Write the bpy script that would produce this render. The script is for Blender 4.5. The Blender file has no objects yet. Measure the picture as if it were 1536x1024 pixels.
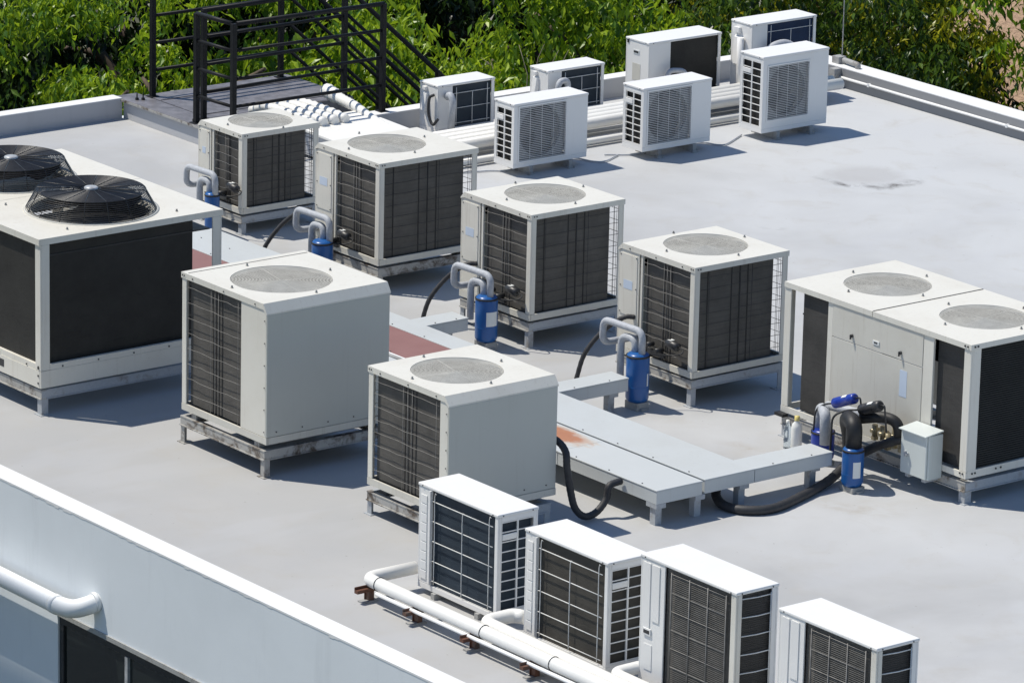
import bpy, math, random
from mathutils import Vector, Matrix
random.seed(7)
PI = math.pi
scene = bpy.context.scene
COL = scene.collection

# ------------------------------------------------------------------ mesh builder
class MB:
    def __init__(s):
        s.v = []; s.f = []; s.m = []; s.sm = []; s.mir = False; s.cyls = []
    def add(s, vs, fs, mi=0, smooth=False):
        n = len(s.v)
        s.v += [tuple(v) for v in vs]
        for f in fs:
            s.f.append(tuple(i + n for i in f)); s.m.append(mi); s.sm.append(smooth)
        return s
    def box(s, x0, x1, y0, y1, z0, z1, mi=0):
        if x0 > x1: x0, x1 = x1, x0
        if y0 > y1: y0, y1 = y1, y0
        if z0 > z1: z0, z1 = z1, z0
        v = [(x0,y0,z0),(x1,y0,z0),(x1,y1,z0),(x0,y1,z0),(x0,y0,z1),(x1,y0,z1),(x1,y1,z1),(x0,y1,z1)]
        return s.add(v, [(0,3,2,1),(4,5,6,7),(0,1,5,4),(1,2,6,5),(2,3,7,6),(3,0,4,7)], mi)
    def hexa(s, v, mi=0):
        return s.add(v, [(0,3,2,1),(4,5,6,7),(0,1,5,4),(1,2,6,5),(2,3,7,6),(3,0,4,7)], mi)
    def tube(s, pts, r, n=8, mi=0, caps=True, smooth=True, ripple=0.0):
        pts = [Vector(p) for p in pts]
        rs = r if isinstance(r, (list, tuple)) else [r] * len(pts)
        t0 = (pts[1] - pts[0]).normalized()
        up = Vector((0,0,1)) if abs(t0.z) < .9 else Vector((1,0,0))
        a = t0.cross(up).normalized()
        vs = []; k = len(pts)
        for i, p in enumerate(pts):
            if i == 0: t = t0
            elif i == k - 1: t = (pts[i] - pts[i-1]).normalized()
            else: t = ((pts[i+1] - pts[i]).normalized() + (pts[i] - pts[i-1]).normalized()).normalized()
            a = (a - t * a.dot(t)).normalized()
            b = t.cross(a)
            rr = rs[i] * (1 + (ripple if i % 2 else -ripple))
            for j in range(n):
                an = 2 * PI * j / n
                vs.append(p + a * math.cos(an) * rr + b * math.sin(an) * rr)
        fs = []
        for i in range(k - 1):
            for j in range(n):
                fs.append((i*n+j, i*n+(j+1) % n, (i+1)*n+(j+1) % n, (i+1)*n+j))
        s.add(vs, fs, mi, smooth)
        if caps:
            m = len(s.v) - len(vs)
            s.f.append(tuple(m + j for j in reversed(range(n)))); s.m.append(mi); s.sm.append(False)
            s.f.append(tuple(m + (k-1)*n + j for j in range(n))); s.m.append(mi); s.sm.append(False)
        return s
    def cyl(s, p0, p1, r, n=16, mi=0):
        s.cyls.append((p0, p1, r, n))
        return s.tube([p0, p1], r, n, mi)
    def lathe(s, c, prof, n=32, mi=0, smooth=True):
        vs = []
        for (r, z) in prof:
            for j in range(n):
                an = 2*PI*j/n
                vs.append((c[0]+r*math.cos(an), c[1]+r*math.sin(an), c[2]+z))
        fs = [(i*n+j, i*n+(j+1) % n, (i+1)*n+(j+1) % n, (i+1)*n+j) for i in range(len(prof)-1) for j in range(n)]
        return s.add(vs, fs, mi, smooth)

def fillet(pts, r, n=5):
    pts = [Vector(p) for p in pts]; out = [pts[0]]
    for i in range(1, len(pts)-1):
        a, b, c = pts[i-1], pts[i], pts[i+1]
        d1 = (a-b); d2 = (c-b)
        q = min(r, d1.length*.48, d2.length*.48)
        p, e = b + d1.normalized()*q, b + d2.normalized()*q
        for k in range(n+1):
            t = k/n
            out.append(p*(1-t)**2 + b*2*t*(1-t) + e*t*t)
    out.append(pts[-1]); return out

def smooth_path(pts, sub=6):
    pts = [Vector(p) for p in pts]; P = [pts[0]*2-pts[1]] + pts + [pts[-1]*2-pts[-2]]; out = []
    for i in range(1, len(P)-2):
        for k in range(sub):
            t = k/sub; a, b, c, d = P[i-1], P[i], P[i+1], P[i+2]
            out.append(.5*((2*b)+(c-a)*t+(2*a-5*b+4*c-d)*t*t+(3*b-3*c+d-a)*t**3))
    out.append(pts[-1]); return out

MIRROR = False
def obj(name, mb, mats, parent=None, w=False, bevel=0, label=None):
    """one mesh object; w: coordinates are world ones (the parent is unrotated)"""
    if name == 'screw' and len(mb.cyls) > 1:      # every screw is an object of its own
        for (p0, p1, r, n) in mb.cyls: obj('screw', MB().cyl(p0, p1, r, n), mats, parent, w)
        return None
    if MIRROR and not w:
        mb.v = [(-v[0], v[1], v[2]) for v in mb.v]; mb.f = [tuple(reversed(f)) for f in mb.f]
    me = bpy.data.meshes.new(name)
    off = Vector((0,0,0)); vs = mb.v
    if w:
        if parent is not None: 
            off = Vector(parent.location)
            q = parent.parent
            while q is not None: off += Vector(q.location); q = q.parent
        else:
            xs = [v[0] for v in vs]; ys = [v[1] for v in vs]; zs = [v[2] for v in vs]
            off = Vector(((min(xs)+max(xs))/2, (min(ys)+max(ys))/2, min(zs)))
        vs = [(v[0]-off.x, v[1]-off.y, v[2]-off.z) for v in vs]
    me.from_pydata(vs, [], mb.f)
    if not isinstance(mats, (list, tuple)): mats = [mats]
    for m in mats: me.materials.append(m)
    me.polygons.foreach_set('material_index', mb.m)
    me.polygons.foreach_set('use_smooth', mb.sm)
    me.update()
    o = bpy.data.objects.new(name, me); COL.objects.link(o)
    if parent is not None: o.parent = parent
    elif w: o.location = off
    if bevel:
        b = o.modifiers.new('bevel', 'BEVEL'); b.width = bevel; b.segments = 2; b.limit_method = 'ANGLE'; b.angle_limit = math.radians(50)
    if label: o['label'] = label
    return o

def tag(o, label, cat, group=None):
    o['label'] = label; o['category'] = cat
    if group: o['group'] = group
    return o

def thing(name, label, cat, loc=(0,0,0), rz=0, group=None):
    o = bpy.data.objects.new(name, None); COL.objects.link(o)
    o.empty_display_size = .1
    o.location = loc; o.rotation_euler = (0,0,rz)
    return tag(o, label, cat, group)

def struct(name, mb, m):
    o = obj(name, mb, m, None, True); o['kind'] = 'structure'; return o

# ------------------------------------------------------------------ materials
class NT:
    def __init__(s, name):
        s.m = bpy.data.materials.new(name); s.m.use_nodes = True
        s.t = s.m.node_tree; s.b = s.t.nodes['Principled BSDF']
        s.co = None
    def n(s, typ, **kw):
        x = s.t.nodes.new(typ)
        for k, v in kw.items():
            if k in x.inputs.keys(): x.inputs[k].default_value = v
            else: setattr(x, k, v)
        return x
    def l(s, a, b): s.t.links.new(a, b)
    def coord(s, scale=(1,1,1), obj=True):
        if s.co is None: s.co = s.n('ShaderNodeTexCoord')
        mp = s.n('ShaderNodeMapping'); mp.inputs['Scale'].default_value = scale
        if obj == 'world':
            g = s.n('ShaderNodeNewGeometry'); s.l(g.outputs['Position'], mp.inputs['Vector'])
        else: s.l(s.co.outputs['Object'], mp.inputs['Vector'])
        return mp.outputs['Vector']
    def noise(s, sc, detail=4, rough=.55, vec=None, dist=0.0):
        x = s.n('ShaderNodeTexNoise'); x.inputs['Scale'].default_value = sc; x.inputs['Detail'].default_value = detail
        x.inputs['Roughness'].default_value = rough; x.inputs['Distortion'].default_value = dist
        if vec is not None: s.l(vec, x.inputs['Vector'])
        return x.outputs['Fac']
    def ramp(s, fac, stops):
        r = s.n('ShaderNodeValToRGB'); e = r.color_ramp.elements
        while len(e) < len(stops): e.new(.5)
        for q, (p, c) in zip(e, stops):
            q.position = p; q.color = (*c, 1) if len(c) == 3 else c
        s.l(fac, r.inputs['Fac']); return r.outputs['Color']
    def mix(s, fac, a, b):
        x = s.n('ShaderNodeMix', data_type='RGBA')
        for sock, v in ((x.inputs[0], fac), (x.inputs[6], a), (x.inputs[7], b)):
            if hasattr(v, 'links'): s.l(v, sock)
            elif isinstance(v, (int, float)): sock.default_value = v
            else: sock.default_value = (*v, 1)
        return x.outputs[2]
    def math(s, op, a, b=0.0, c=0.0):
        x = s.n('ShaderNodeMath', operation=op)
        for i, v in enumerate((a, b, c)):
            if hasattr(v, 'links'): s.l(v, x.inputs[i])
            else: x.inputs[i].default_value = v
        return x.outputs[0]
    def bump(s, h, strength=.3, dist=.01):
        x = s.n('ShaderNodeBump'); x.inputs['Strength'].default_value = strength; x.inputs['Distance'].default_value = dist
        s.l(h, x.inputs['Height']); s.l(x.outputs['Normal'], s.b.inputs['Normal'])
    def fin(s, col, rough=.5, metal=0.0, spec=None):
        if hasattr(col, 'links'): s.l(col, s.b.inputs['Base Color'])
        else: s.b.inputs['Base Color'].default_value = (*col, 1)
        if hasattr(rough, 'links'): s.l(rough, s.b.inputs['Roughness'])
        else: s.b.inputs['Roughness'].default_value = rough
        s.b.inputs['Metallic'].default_value = metal
        if spec is not None: s.b.inputs['Specular IOR Level'].default_value = spec
        return s.m

def paint(name, c, grime=(.35,.30,.24), amt=.25, rough=.45, sc=3.0, streak=True, dents=.12):
    t = NT(name)
    wv = t.coord((1,1,1), 'world')
    big = t.noise(sc, 5, .6, wv)
    f = t.ramp(big, [(.45, (0,0,0)), (.8, (1,1,1))])
    col = t.mix(t.math('MULTIPLY', f, amt*.5), c, tuple(a*b*1.6 for a, b in zip(c, grime)))
    if streak:
        st = t.noise(1.0, 5, .65, t.coord((28, 28, 1.6), 'world'))
        f2 = t.ramp(st, [(.56, (0,0,0)), (.82, (1,1,1))])
        col = t.mix(t.math('MULTIPLY', f2, amt), col, tuple(a*b*1.5 for a, b in zip(c, grime)))
    sp = t.noise(60, 2, .5, wv)
    f3 = t.ramp(sp, [(.70, (0,0,0)), (.76, (1,1,1))])
    col = t.mix(t.math('MULTIPLY', f3, amt*.8), col, tuple(a*.4 for a in c))
    t.bump(t.noise(5, 2, .4, wv), dents, .01)
    return t.fin(col, rough)

M = {}
M['white'] = paint('white_enamel', (.80,.79,.765), amt=.12, rough=.38)
M['cream'] = paint('cream_enamel', (.71,.685,.61), amt=.36, rough=.42)
M['cream_d'] = paint('weathered_cream_enamel', (.61,.59,.525), amt=.45, rough=.45)
M['beige'] = paint('plain_panel_enamel', (.50,.505,.46), amt=.12, rough=.45, dents=.25)
M['duct'] = paint('duct_sheet_paint', (.53,.555,.555), amt=.22, rough=.42, dents=.3)
M['ductside'] = M['duct']
M['sticker'] = paint('faded_sticker', (.55,.63,.74), amt=.2, streak=False)
M['paper'] = paint('paper_label', (.75,.76,.74), amt=.2, streak=False)

def simple(name, c, rough=.5, metal=0.0, var=.3, sc=20, spec=None, bump=.1):
    t = NT(name); nz = t.noise(sc, 4, .6, t.coord((1,1,1), 'world'))
    col = t.mix(t.ramp(nz, [(.3,(0,0,0)),(.75,(1,1,1))]), tuple(a*(1-var) for a in c), tuple(min(1,a*(1+var)) for a in c))
    if bump: t.bump(nz, bump, .004)
    return t.fin(col, rough, metal, spec)

M['screw'] = simple('dark_screw', (.05,.05,.05), .5)
M['black'] = simple('black_rubber', (.012,.012,.013), .55)
M['hose'] = simple('dark_hose_rubber', (.035,.035,.037), .6, bump=.3)
M['dark'] = simple('dark_plastic', (.03,.031,.033), .45)
M['fan'] = simple('fan_plastic', (.045,.047,.05), .4)
M['wire'] = simple('weathered_wire', (.25,.24,.225), .5)
M['dwire'] = simple('dirty_shaded_wire', (.03,.03,.032), .6)  # grime plus painted-in shade, for guards on faces away from the sun
M['wwire'] = simple('white_coated_wire', (.72,.72,.70), .45, var=.12)
M['grille'] = simple('grille_wire', (.57,.56,.515), .9, var=.12, sc=9, spec=.05)
M['cage'] = simple('black_cage_wire', (.020,.021,.024), .38)
M['rail'] = simple('black_rail_paint', (.008,.0085,.010), .55, var=.4, spec=.25, bump=.2)
M['insul'] = simple('grey_pipe_wrap', (.42,.44,.47), .6, var=.14, sc=40, bump=.5)
M['shroud'] = simple('grey_shroud', (.20,.205,.21), .6)
M['fan_d'] = simple('dull_fan', (.016,.016,.017), .9, spec=.1)
M['meshw'] = simple('dusty_mesh', (.15,.145,.135), .6)
M['under'] = simple('shade_darkened_pan', (.07,.065,.06), .8)  # pan colour darkened to deepen the shade under and inside the units
M['wpipe'] = paint('white_pipe_wrap', (.80,.79,.75), amt=.22, rough=.5, dents=.6, streak=False)
M['pvc'] = paint('white_pvc', (.80,.81,.81), amt=.08, rough=.6)
M['tank'] = paint('blue_canister_paint', (.015,.100,.32), grime=(.4,.4,.4), amt=.15, rough=.3, sc=8, dents=.05)
M['bluef'] = paint('deep_blue_paint', (.012,.04,.30), grime=(.4,.4,.4), amt=.12, rough=.32, sc=8, dents=.05)
M['blackf'] = simple('black_canister_paint', (.028,.028,.03), .42)
M['brass'] = simple('valve_brass', (.38,.33,.22), .45, .6)
M['box'] = paint('switch_box_paint', (.60,.64,.62), amt=.12, rough=.4)
M['yellow'] = simple('yellow_cap', (.70,.58,.20), .4, var=.05)
M['bottle'] = simple('white_bottle_plastic', (.78,.78,.74), .35, var=.06)
M['deck'] = simple('dark_deck_plate', (.165,.16,.175), .5, var=.35, sc=9, bump=.25)

def rusty(name, c, rust, amt, lo=.52):
    t = NT(name); wv = t.coord((1,1,1), 'world')
    nz = t.noise(7, 6, .7, wv, .4); f = t.ramp(nz, [(lo, (0,0,0)), (lo+.14, (1,1,1))])
    fine = t.noise(45, 4, .7, wv)
    c2 = t.mix(fine, tuple(a*.75 for a in c), tuple(min(1,a*1.2) for a in c))
    r2 = t.mix(fine, tuple(a*.45 for a in rust), rust)
    t.bump(fine, .3, .004)
    return t.fin(t.mix(t.math('MULTIPLY', f, amt), c2, r2), .55, 0.0)
M['galv'] = rusty('galvanised_steel', (.40,.42,.44), (.20,.13,.07), .55, .56)
M['oldsteel'] = rusty('stained_steel', (.40,.39,.365), (.10,.065,.04), .95, .49)
M['rust'] = rusty('rusty_bracket', (.10,.075,.06), (.17,.062,.03), .9, .40)
M['footing'] = rusty('grey_footing', (.36,.36,.35), (.16,.12,.09), .5, .5)

def m_coil(name, c, fin_axis='z', lines=True):
    t = NT(name); wv = t.coord((1,1,1))
    fins = t.n('ShaderNodeTexWave', wave_type='BANDS', bands_direction='Z'); fins.inputs['Scale'].default_value = 9.5; fins.inputs['Distortion'].default_value = .6; fins.inputs['Detail'].default_value = 2
    fins.inputs['Detail Scale'].default_value = 1.5
    t.l(wv, fins.inputs['Vector'])
    dirt = t.noise(4, 6, .65, wv); dirt2 = t.noise(38, 3, .6, t.coord((1, 1, .35)))
    dents = t.noise(2.2, 5, .7, t.coord((2.5,2.5,9)), .8)
    base = t.mix(t.ramp(dirt, [(.3,(0,0,0)),(.75,(1,1,1))]), tuple(a*.72 for a in c), tuple(a*1.28 for a in c))
    base = t.mix(t.math('MULTIPLY', dirt2, .25), base, tuple(a*.45 for a in c))
    base = t.mix(t.math('MULTIPLY', t.ramp(dents, [(.60,(0,0,0)),(.68,(1,1,1))]), .45), base, tuple(a*.45 for a in c))
    if lines: base = t.mix(t.math('MULTIPLY', fins.outputs['Fac'], .18), base, tuple(a*.6 for a in c))
    t.bump(dents, .5, .006)
    return t.fin(base, .65, 0, .3)
M['coil'] = m_coil('condenser_fins', (.105,.098,.088))
M['coil_blue'] = m_coil('blue_black_fins', (.028,.042,.058), lines=False)
M['coil_navy'] = m_coil('navy_fins', (.012,.030,.075), lines=False)
M['coil_plain'] = m_coil('plain_dark_fins', (.030,.029,.026), lines=False)
M['coil_grey'] = m_coil('grey_fins', (.060,.057,.053), lines=False)
M['coil_olive'] = m_coil('olive_black_fins', (.062,.057,.048), lines=False)
M['coil_line'] = simple('hairpin_tube', (.012,.012,.012), .6)

def m_roof():
    t = NT('roof_coating'); wv = t.coord((1,1,1), 'world')
    big = t.noise(.55, 5, .6, wv, .3); mid = t.noise(2.6, 6, .62, wv, .5); fine = t.noise(70, 3, .6, wv)
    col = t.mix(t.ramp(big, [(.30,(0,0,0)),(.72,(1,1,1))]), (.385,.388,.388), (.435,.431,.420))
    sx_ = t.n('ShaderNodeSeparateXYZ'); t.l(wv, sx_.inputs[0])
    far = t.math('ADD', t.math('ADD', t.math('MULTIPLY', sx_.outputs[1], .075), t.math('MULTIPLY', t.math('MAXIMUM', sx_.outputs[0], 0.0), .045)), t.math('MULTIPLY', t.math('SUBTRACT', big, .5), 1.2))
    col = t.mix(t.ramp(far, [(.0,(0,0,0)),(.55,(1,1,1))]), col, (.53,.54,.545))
    col = t.mix(t.math('MULTIPLY', t.ramp(mid, [(.53,(0,0,0)),(.78,(1,1,1))]), .45), col, (.40,.375,.33))
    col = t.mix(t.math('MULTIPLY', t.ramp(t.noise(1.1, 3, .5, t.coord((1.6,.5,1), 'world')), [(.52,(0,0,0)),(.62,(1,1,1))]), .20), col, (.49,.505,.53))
    # dried puddle rings at two places
    def ring(cx, cy, rx, ry, wid, amt, colr):
        s = t.n('ShaderNodeSeparateXYZ'); t.l(wv, s.inputs[0])
        dx = t.math('DIVIDE', t.math('SUBTRACT', s.outputs[0], cx), rx); dy = t.math('DIVIDE', t.math('SUBTRACT', s.outputs[1], cy), ry)
        wob = t.math('MULTIPLY', t.math('SUBTRACT', mid, .5), 1.1)
        d = t.math('ADD', t.math('SQRT', t.math('ADD', t.math('MULTIPLY', dx, dx), t.math('MULTIPLY', dy, dy))), wob)
        edge = t.math('SUBTRACT', 1.0, t.math('DIVIDE', t.math('ABSOLUTE', t.math('SUBTRACT', d, 1.0)), wid))
        edge = t.math('MULTIPLY', t.math('MAXIMUM', edge, 0.0), amt)
        brk = t.ramp(t.noise(4, 6, .7, wv, .6), [(.42,(0,0,0)),(.62,(1,1,1))])
        side = t.math('ADD', t.math('MULTIPLY', dx, .8), t.math('MULTIPLY', dy, -.6))
        brk = t.math('MULTIPLY', brk, t.ramp(side, [(.1,(0,0,0)),(.6,(1,1,1))]))
        return t.math('MULTIPLY', edge, brk), colr, d
    for args in ((-2.62,6.20,.44,.44,.26,1.0,(.10,.09,.08)), (-1.67,4.24,.14,.09,.5,.7,(.22,.21,.20)), (1.75,-4.55,.5,.28,.5,.22,(.36,.33,.29)), (3.5,1.9,.8,.5,.3,.2,(.36,.34,.31)), (3.25,-.05,.30,.22,.6,.45,(.34,.29,.22)), (4.75,-.45,.35,.2,.6,.5,(.33,.28,.21)), (2.2,-.75,.25,.2,.6,.4,(.33,.29,.23)), (.6,-2.6,.5,.25,.4,.3,(.34,.31,.27)), (7.2,-2.4,.9,.5,.35,.22,(.37,.35,.32)), (5.9,3.0,1.0,.5,.3,.25,(.36,.345,.32)), (-.6,3.6,.8,.4,.35,.25,(.36,.34,.32)),  (.25,.35,.2,.15,.5,.5,(.3,.28,.25))):
        e, cc, d = ring(*args)
        col = t.mix(e, col, cc)
    e, cc, d = ring(-2.62,6.20,.42,.42,.22,.7,(.3,.3,.3))
    col = t.mix(t.math('MULTIPLY', t.ramp(d, [(.55,(1,1,1)),(1.15,(0,0,0))]), .45), col, (.37,.36,.35))
    sp = t.ramp(t.noise(26, 2, .5, wv), [(.735,(0,0,0)),(.76,(1,1,1))])
    col = t.mix(t.math('MULTIPLY', sp, .5), col, (.18,.16,.14))
    col = t.mix(t.math('MULTIPLY', fine, .10), col, (.40,.40,.41))
    t.bump(t.math('ADD', t.math('MULTIPLY', mid, .6), t.math('MULTIPLY', fine, .12)), .25, .012)
    return t.fin(col, .62, 0, .35)
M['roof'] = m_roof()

def m_wall(name, c, stain=.25):
    t = NT(name); wv = t.coord((1,1,1), 'world')
    a = t.noise(1.2, 5, .6, wv, .3); st = t.noise(1.0, 6, .65, t.coord((6,6,.8), 'world')); f = t.noise(55, 3, .6, wv)
    col = t.mix(t.ramp(a, [(.3,(0,0,0)),(.75,(1,1,1))]), tuple(q*.92 for q in c), c)
    col = t.mix(t.math('MULTIPLY', t.ramp(st, [(.56,(0,0,0)),(.8,(1,1,1))]), stain), col, tuple(q*.55 for q in c))
    t.bump(t.math('ADD', a, t.math('MULTIPLY', f, .15)), .2, .01)
    return t.fin(col, .65, 0, .3)
M['wall'] = m_wall('painted_render', (.76,.80,.83))
M['greywall'] = m_wall('grey_waterproof_paint', (.48,.485,.50))
M['greywall_d'] = m_wall('dark_grey_waterproof_paint', (.27,.275,.285))
M['cap'] = m_wall('white_coping_paint', (.80,.80,.79), .12)
M['pave'] = m_wall('concrete_ground', (.25,.25,.24))
M['block'] = m_wall('neighbour_render', (.55,.54,.52))

def m_red():
    t = NT('red_duct_lid'); wv = t.coord((1,1,1), 'world')
    a = t.noise(5, 5, .6, wv)
    return t.fin(t.mix(a, (.23,.11,.098), (.29,.155,.14)), .55)
M['red'] = m_red()
def m_ductrust():
    t = NT('rust_stained_duct_sheet'); wv = t.coord((1,1,1), 'world')
    s = t.n('ShaderNodeSeparateXYZ'); t.l(wv, s.inputs[0])
    nz = t.noise(6, 5, .65, t.coord((1,2.2,1), 'world'), .4)
    dx = t.math('DIVIDE', t.math('SUBTRACT', s.outputs[0], 2.86), .52); dy = t.math('DIVIDE', t.math('SUBTRACT', s.outputs[1], -1.81), .17)
    d = t.math('ADD', t.math('SQRT', t.math('ADD', t.math('MULTIPLY', dx, dx), t.math('MULTIPLY', dy, dy))), t.math('MULTIPLY', t.math('SUBTRACT', nz, .5), 1.0))
    f = t.ramp(d, [(.55,(1,1,1)),(1.0,(0,0,0))])
    base = t.mix(t.ramp(t.noise(3, 4, .6, wv), [(.3,(0,0,0)),(.8,(1,1,1))]), (.52,.545,.545), (.55,.57,.57))
    ru = t.mix(nz, (.50,.24,.12), (.36,.14,.07))
    ru = t.mix(t.ramp(d, [(.6,(0,0,0)),(.95,(1,1,1))]), ru, (.58,.42,.24))
    t.bump(t.noise(4, 2, .4, wv), .25, .01)
    return t.fin(t.mix(f, base, ru), .45)
M['ductrust'] = m_ductrust()

def m_glass():
    t = NT('dark_window_glass'); return t.fin((.012,.016,.016), .06, 0, .6)
M['glass'] = m_glass()
M['frame'] = simple('dark_aluminium', (.035,.037,.042), .4, .2)
M['mullion'] = simple('light_aluminium', (.45,.46,.47), .4, .2)
def m_clear():
    t = NT('clear_plastic'); t.b.inputs['Transmission Weight'].default_value = .9; t.b.inputs['IOR'].default_value = 1.3
    return t.fin((.82,.9,.95), .1)
M['clear'] = m_clear()

def m_leaf(name, dark, mid, bright):
    t = NT(name)
    g = t.n('ShaderNodeNewGeometry')
    nz = t.noise(.9, 3, .6, t.coord((1,1,1), 'world'))
    f = t.math('ADD', t.math('MULTIPLY', g.outputs['Random Per Island'], .50), t.math('MULTIPLY', t.math('SUBTRACT', nz, .12), .75))
    col = t.ramp(f, [(.10, dark), (.42, mid), (.78, bright)])
    t.t.nodes.remove(t.b)
    d = t.n('ShaderNodeBsdfPrincipled'); t.l(col, d.inputs['Base Color']); d.inputs['Roughness'].default_value = .38; d.inputs['Specular IOR Level'].default_value = .45
    tr = t.n('ShaderNodeBsdfTranslucent'); t.l(t.mix(.5, col, bright), tr.inputs['Color'])
    mx = t.n('ShaderNodeMixShader'); mx.inputs[0].default_value = .42
    t.l(d.outputs[0], mx.inputs[1]); t.l(tr.outputs[0], mx.inputs[2])
    t.l(mx.outputs[0], t.t.nodes['Material Output'].inputs['Surface'])
    return t.m
M['leaf_a'] = m_leaf('green_leaves', (.010,.030,.006), (.075,.185,.014), (.420,.560,.028))
M['leaf_b'] = m_leaf('deep_green_leaves', (.006,.016,.006), (.020,.055,.011), (.130,.220,.025))
M['leaf_d'] = m_leaf('shade_blackened_leaves', (.005,.012,.006), (.011,.028,.009), (.035,.070,.015))  # back row leaves blackened to stand in for deep shade between crowns
M['leaf_c'] = m_leaf('yellow_green_leaves', (.025,.045,.006), (.150,.200,.010), (.480,.470,.028))
M['bark'] = simple('tree_bark', (.10,.075,.055), .9, var=.4, sc=14, bump=.6)
M['twig'] = simple('dry_twig', (.26,.22,.16), .9, var=.3)
def m_soil():
    t = NT('bare_soil'); wv = t.coord((1,1,1), 'world')
    a = t.noise(1.5, 6, .65, wv); b = t.noise(14, 4, .6, wv)
    t.bump(b, .6, .05)
    return t.fin(t.mix(t.math('MULTIPLY', t.math('ADD', a, b), .5), (.30,.19,.12), (.62,.43,.29)), .9)
M['soil'] = m_soil()
def m_ground():
    t = NT('leafy_ground'); wv = t.coord((1,1,1), 'world')
    return t.fin(t.mix(t.noise(.6, 6, .7, wv), (.03,.045,.02), (.10,.09,.05)), .95)
M['ground'] = m_ground()

# ------------------------------------------------------------------ the roof and the building
RX1 = 15.0
mb = MB()
v = [(-8.18,-5.55),(RX1,-5.55),(RX1,8.37),(-6.30,8.37),(-6.30,1.63),(-8.18,1.63)]
mb.add([(x,y,0) for x,y in v], [(0,1,2,5),(5,2,3,4)][:0] + [(0,1,2,3,4,5)])
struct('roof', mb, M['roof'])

def parapet(label, x0, x1, y0, y1, cap=.008, inner=None, capmat='cap', over=.0, wallmat='greywall'):
    t = thing('parapet_wall', label, 'parapet', ((x0+x1)/2, (y0+y1)/2, -.02), 0, 'parapets round the roof edge')
    obj('wall', MB().box(x0, x1, y0, y1, -.02, .2-cap), M[wallmat], t, True)
    obj('coping', MB().box(x0-over, x1+over, y0-over, y1+over, .2-cap, .2), M[capmat], t, True)
    return t
# front parapet is flush with the wall below: a rough coat of white on its top
t = thing('parapet_wall', 'long low white topped parapet along the near edge of the roof', 'parapet', (3, -5.64, -.02), 0, 'parapets round the roof edge')
obj('wall', MB().box(-8.33, RX1, -5.728, -5.56, -.02, .185), M['wall'], t, True)
mb = MB(); random.seed(3)
n = 420
for i in range(n):
    xa = -8.33 + (RX1+8.33)*i/n; xb = -8.33 + (RX1+8.33)*(i+1)/n
    za = .186 - random.random()**6*.014
    mb.box(xa, xb, -5.7305, -5.555, za, .2) if i % 1 == 0 else None
obj('coping', mb, M['cap'], t, True)
parapet('grey parapet with white top behind the big fan unit, left of the landing', -8.335, -8.18, -5.55, 1.615)
t = thing('parapet_wall', 'low grey wall with dark steel capping in front of the landing', 'parapet', (-7.3, 1.72, -.02), 0, 'parapets round the roof edge')
obj('wall', MB().box(-8.18, -6.463, 1.632, 1.76, -.02, .165), M['greywall'], t, True)
obj('capping', MB().box(-8.3, -6.463, 1.605, 1.86, .172, .196), M['deck'], t, True, .004)
obj('rusty_edge', MB().box(-8.28, -6.47, 1.598, 1.604, .168, .190), M['oldsteel'], t, True)
parapet('grey parapet with white top behind the row of rear split units', -6.46, -6.302, 1.632, 8.37)
t = parapet('grey parapet with white top running along the right hand roof edge', -6.46, RX1, 8.375, 8.625, wallmat='greywall_d')
# conduit on that parapet
mb = MB(); mb.tube([(-5.46,8.355,.105),(RX1,8.355,.105)], .014, 10)
for x in range(-5, 15, 2): mb.box(x-.012, x+.012, 8.339, 8.374, .089, .121)
tag(obj('conduit', mb, M['pvc'], None, True), 'thin white conduit clipped along the right hand parapet', 'conduit')
mb = MB(); mb.tube(fillet([(-5.55,8.50,.2),(-5.55,8.50,.24),(-5.3,8.47,.24),(-5.3,8.47,.2)], .05), .028, 10)
mb.box(-5.66,-5.56,8.44,8.54,.2,.27); mb.box(-5.52,-5.44,8.285,8.372,.05,.19)
tag(obj('conduit_elbow', mb, M['footing'], None, True), 'grey pipe stub and small junction box at the far roof corner', 'junction box')
tag(obj('mast', MB().tube([(-5.60,8.52,.27),(-5.60,8.52,3.2)], .006, 6), M['mullion'], None, True), 'thin vertical rod standing at the far corner of the roof', 'rod')

# building below
b = thing('building', 'pale rendered building carrying the flat roof, dark window below', 'building', (3, 1.4, -9))
mb = MB()
# near facade with an opening for the window (x 2.09..6.6, z -2.2..-.63)
for (xa, xb, za, zb) in ((-8.33, 2.095, -9, -.02), (2.095, 6.6, -.635, -.02), (2.095, 6.6, -9, -2.2), (6.6, RX1, -9, -.02)):
    mb.box(xa, xb, -5.728, -5.50, za, zb)
mb.box(-8.33, -8.17, -5.5, 1.76, -9, -.02); mb.box(-8.17, -6.46, 1.60, 1.76, -9, -.02)
mb.box(-6.46, -6.30, 1.76, 8.62, -9, -.02); mb.box(-6.3, RX1, 8.4, 8.62, -9, -.02); mb.box(RX1-.2, RX1, -5.5, 8.4, -9, -.02)
obj('facade', mb, M['wall'], b, True)
win = obj('window', MB().box(2.10, 6.59, -5.715, -5.66, -.70, -.64).box(2.10, 2.15, -5.715, -5.66, -2.19, -.70).box(6.54, 6.59, -5.715, -5.66, -2.19, -.70).box(2.15, 6.54, -5.715, -5.66, -2.19, -2.14), M['frame'], b, True)
for xm in (2.98, 3.90, 4.8, 5.7):
    obj('mullion', MB().box(xm-.018, xm+.018, -5.722, -5.662, -2.138, -.702), M['mullion'], win, True)
for xa, xb in ((2.152,2.96),(3.0,3.88),(3.92,4.78),(4.82,5.68),(5.72,6.538)):
    obj('pane', MB().box(xa, xb, -5.70, -5.692, -2.138, -.702), M['glass'], win, True)
obj('drip_edge', MB().box(2.08, 6.62, -5.742, -5.729, -.635, -.60), M['footing'], win, True)

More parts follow.
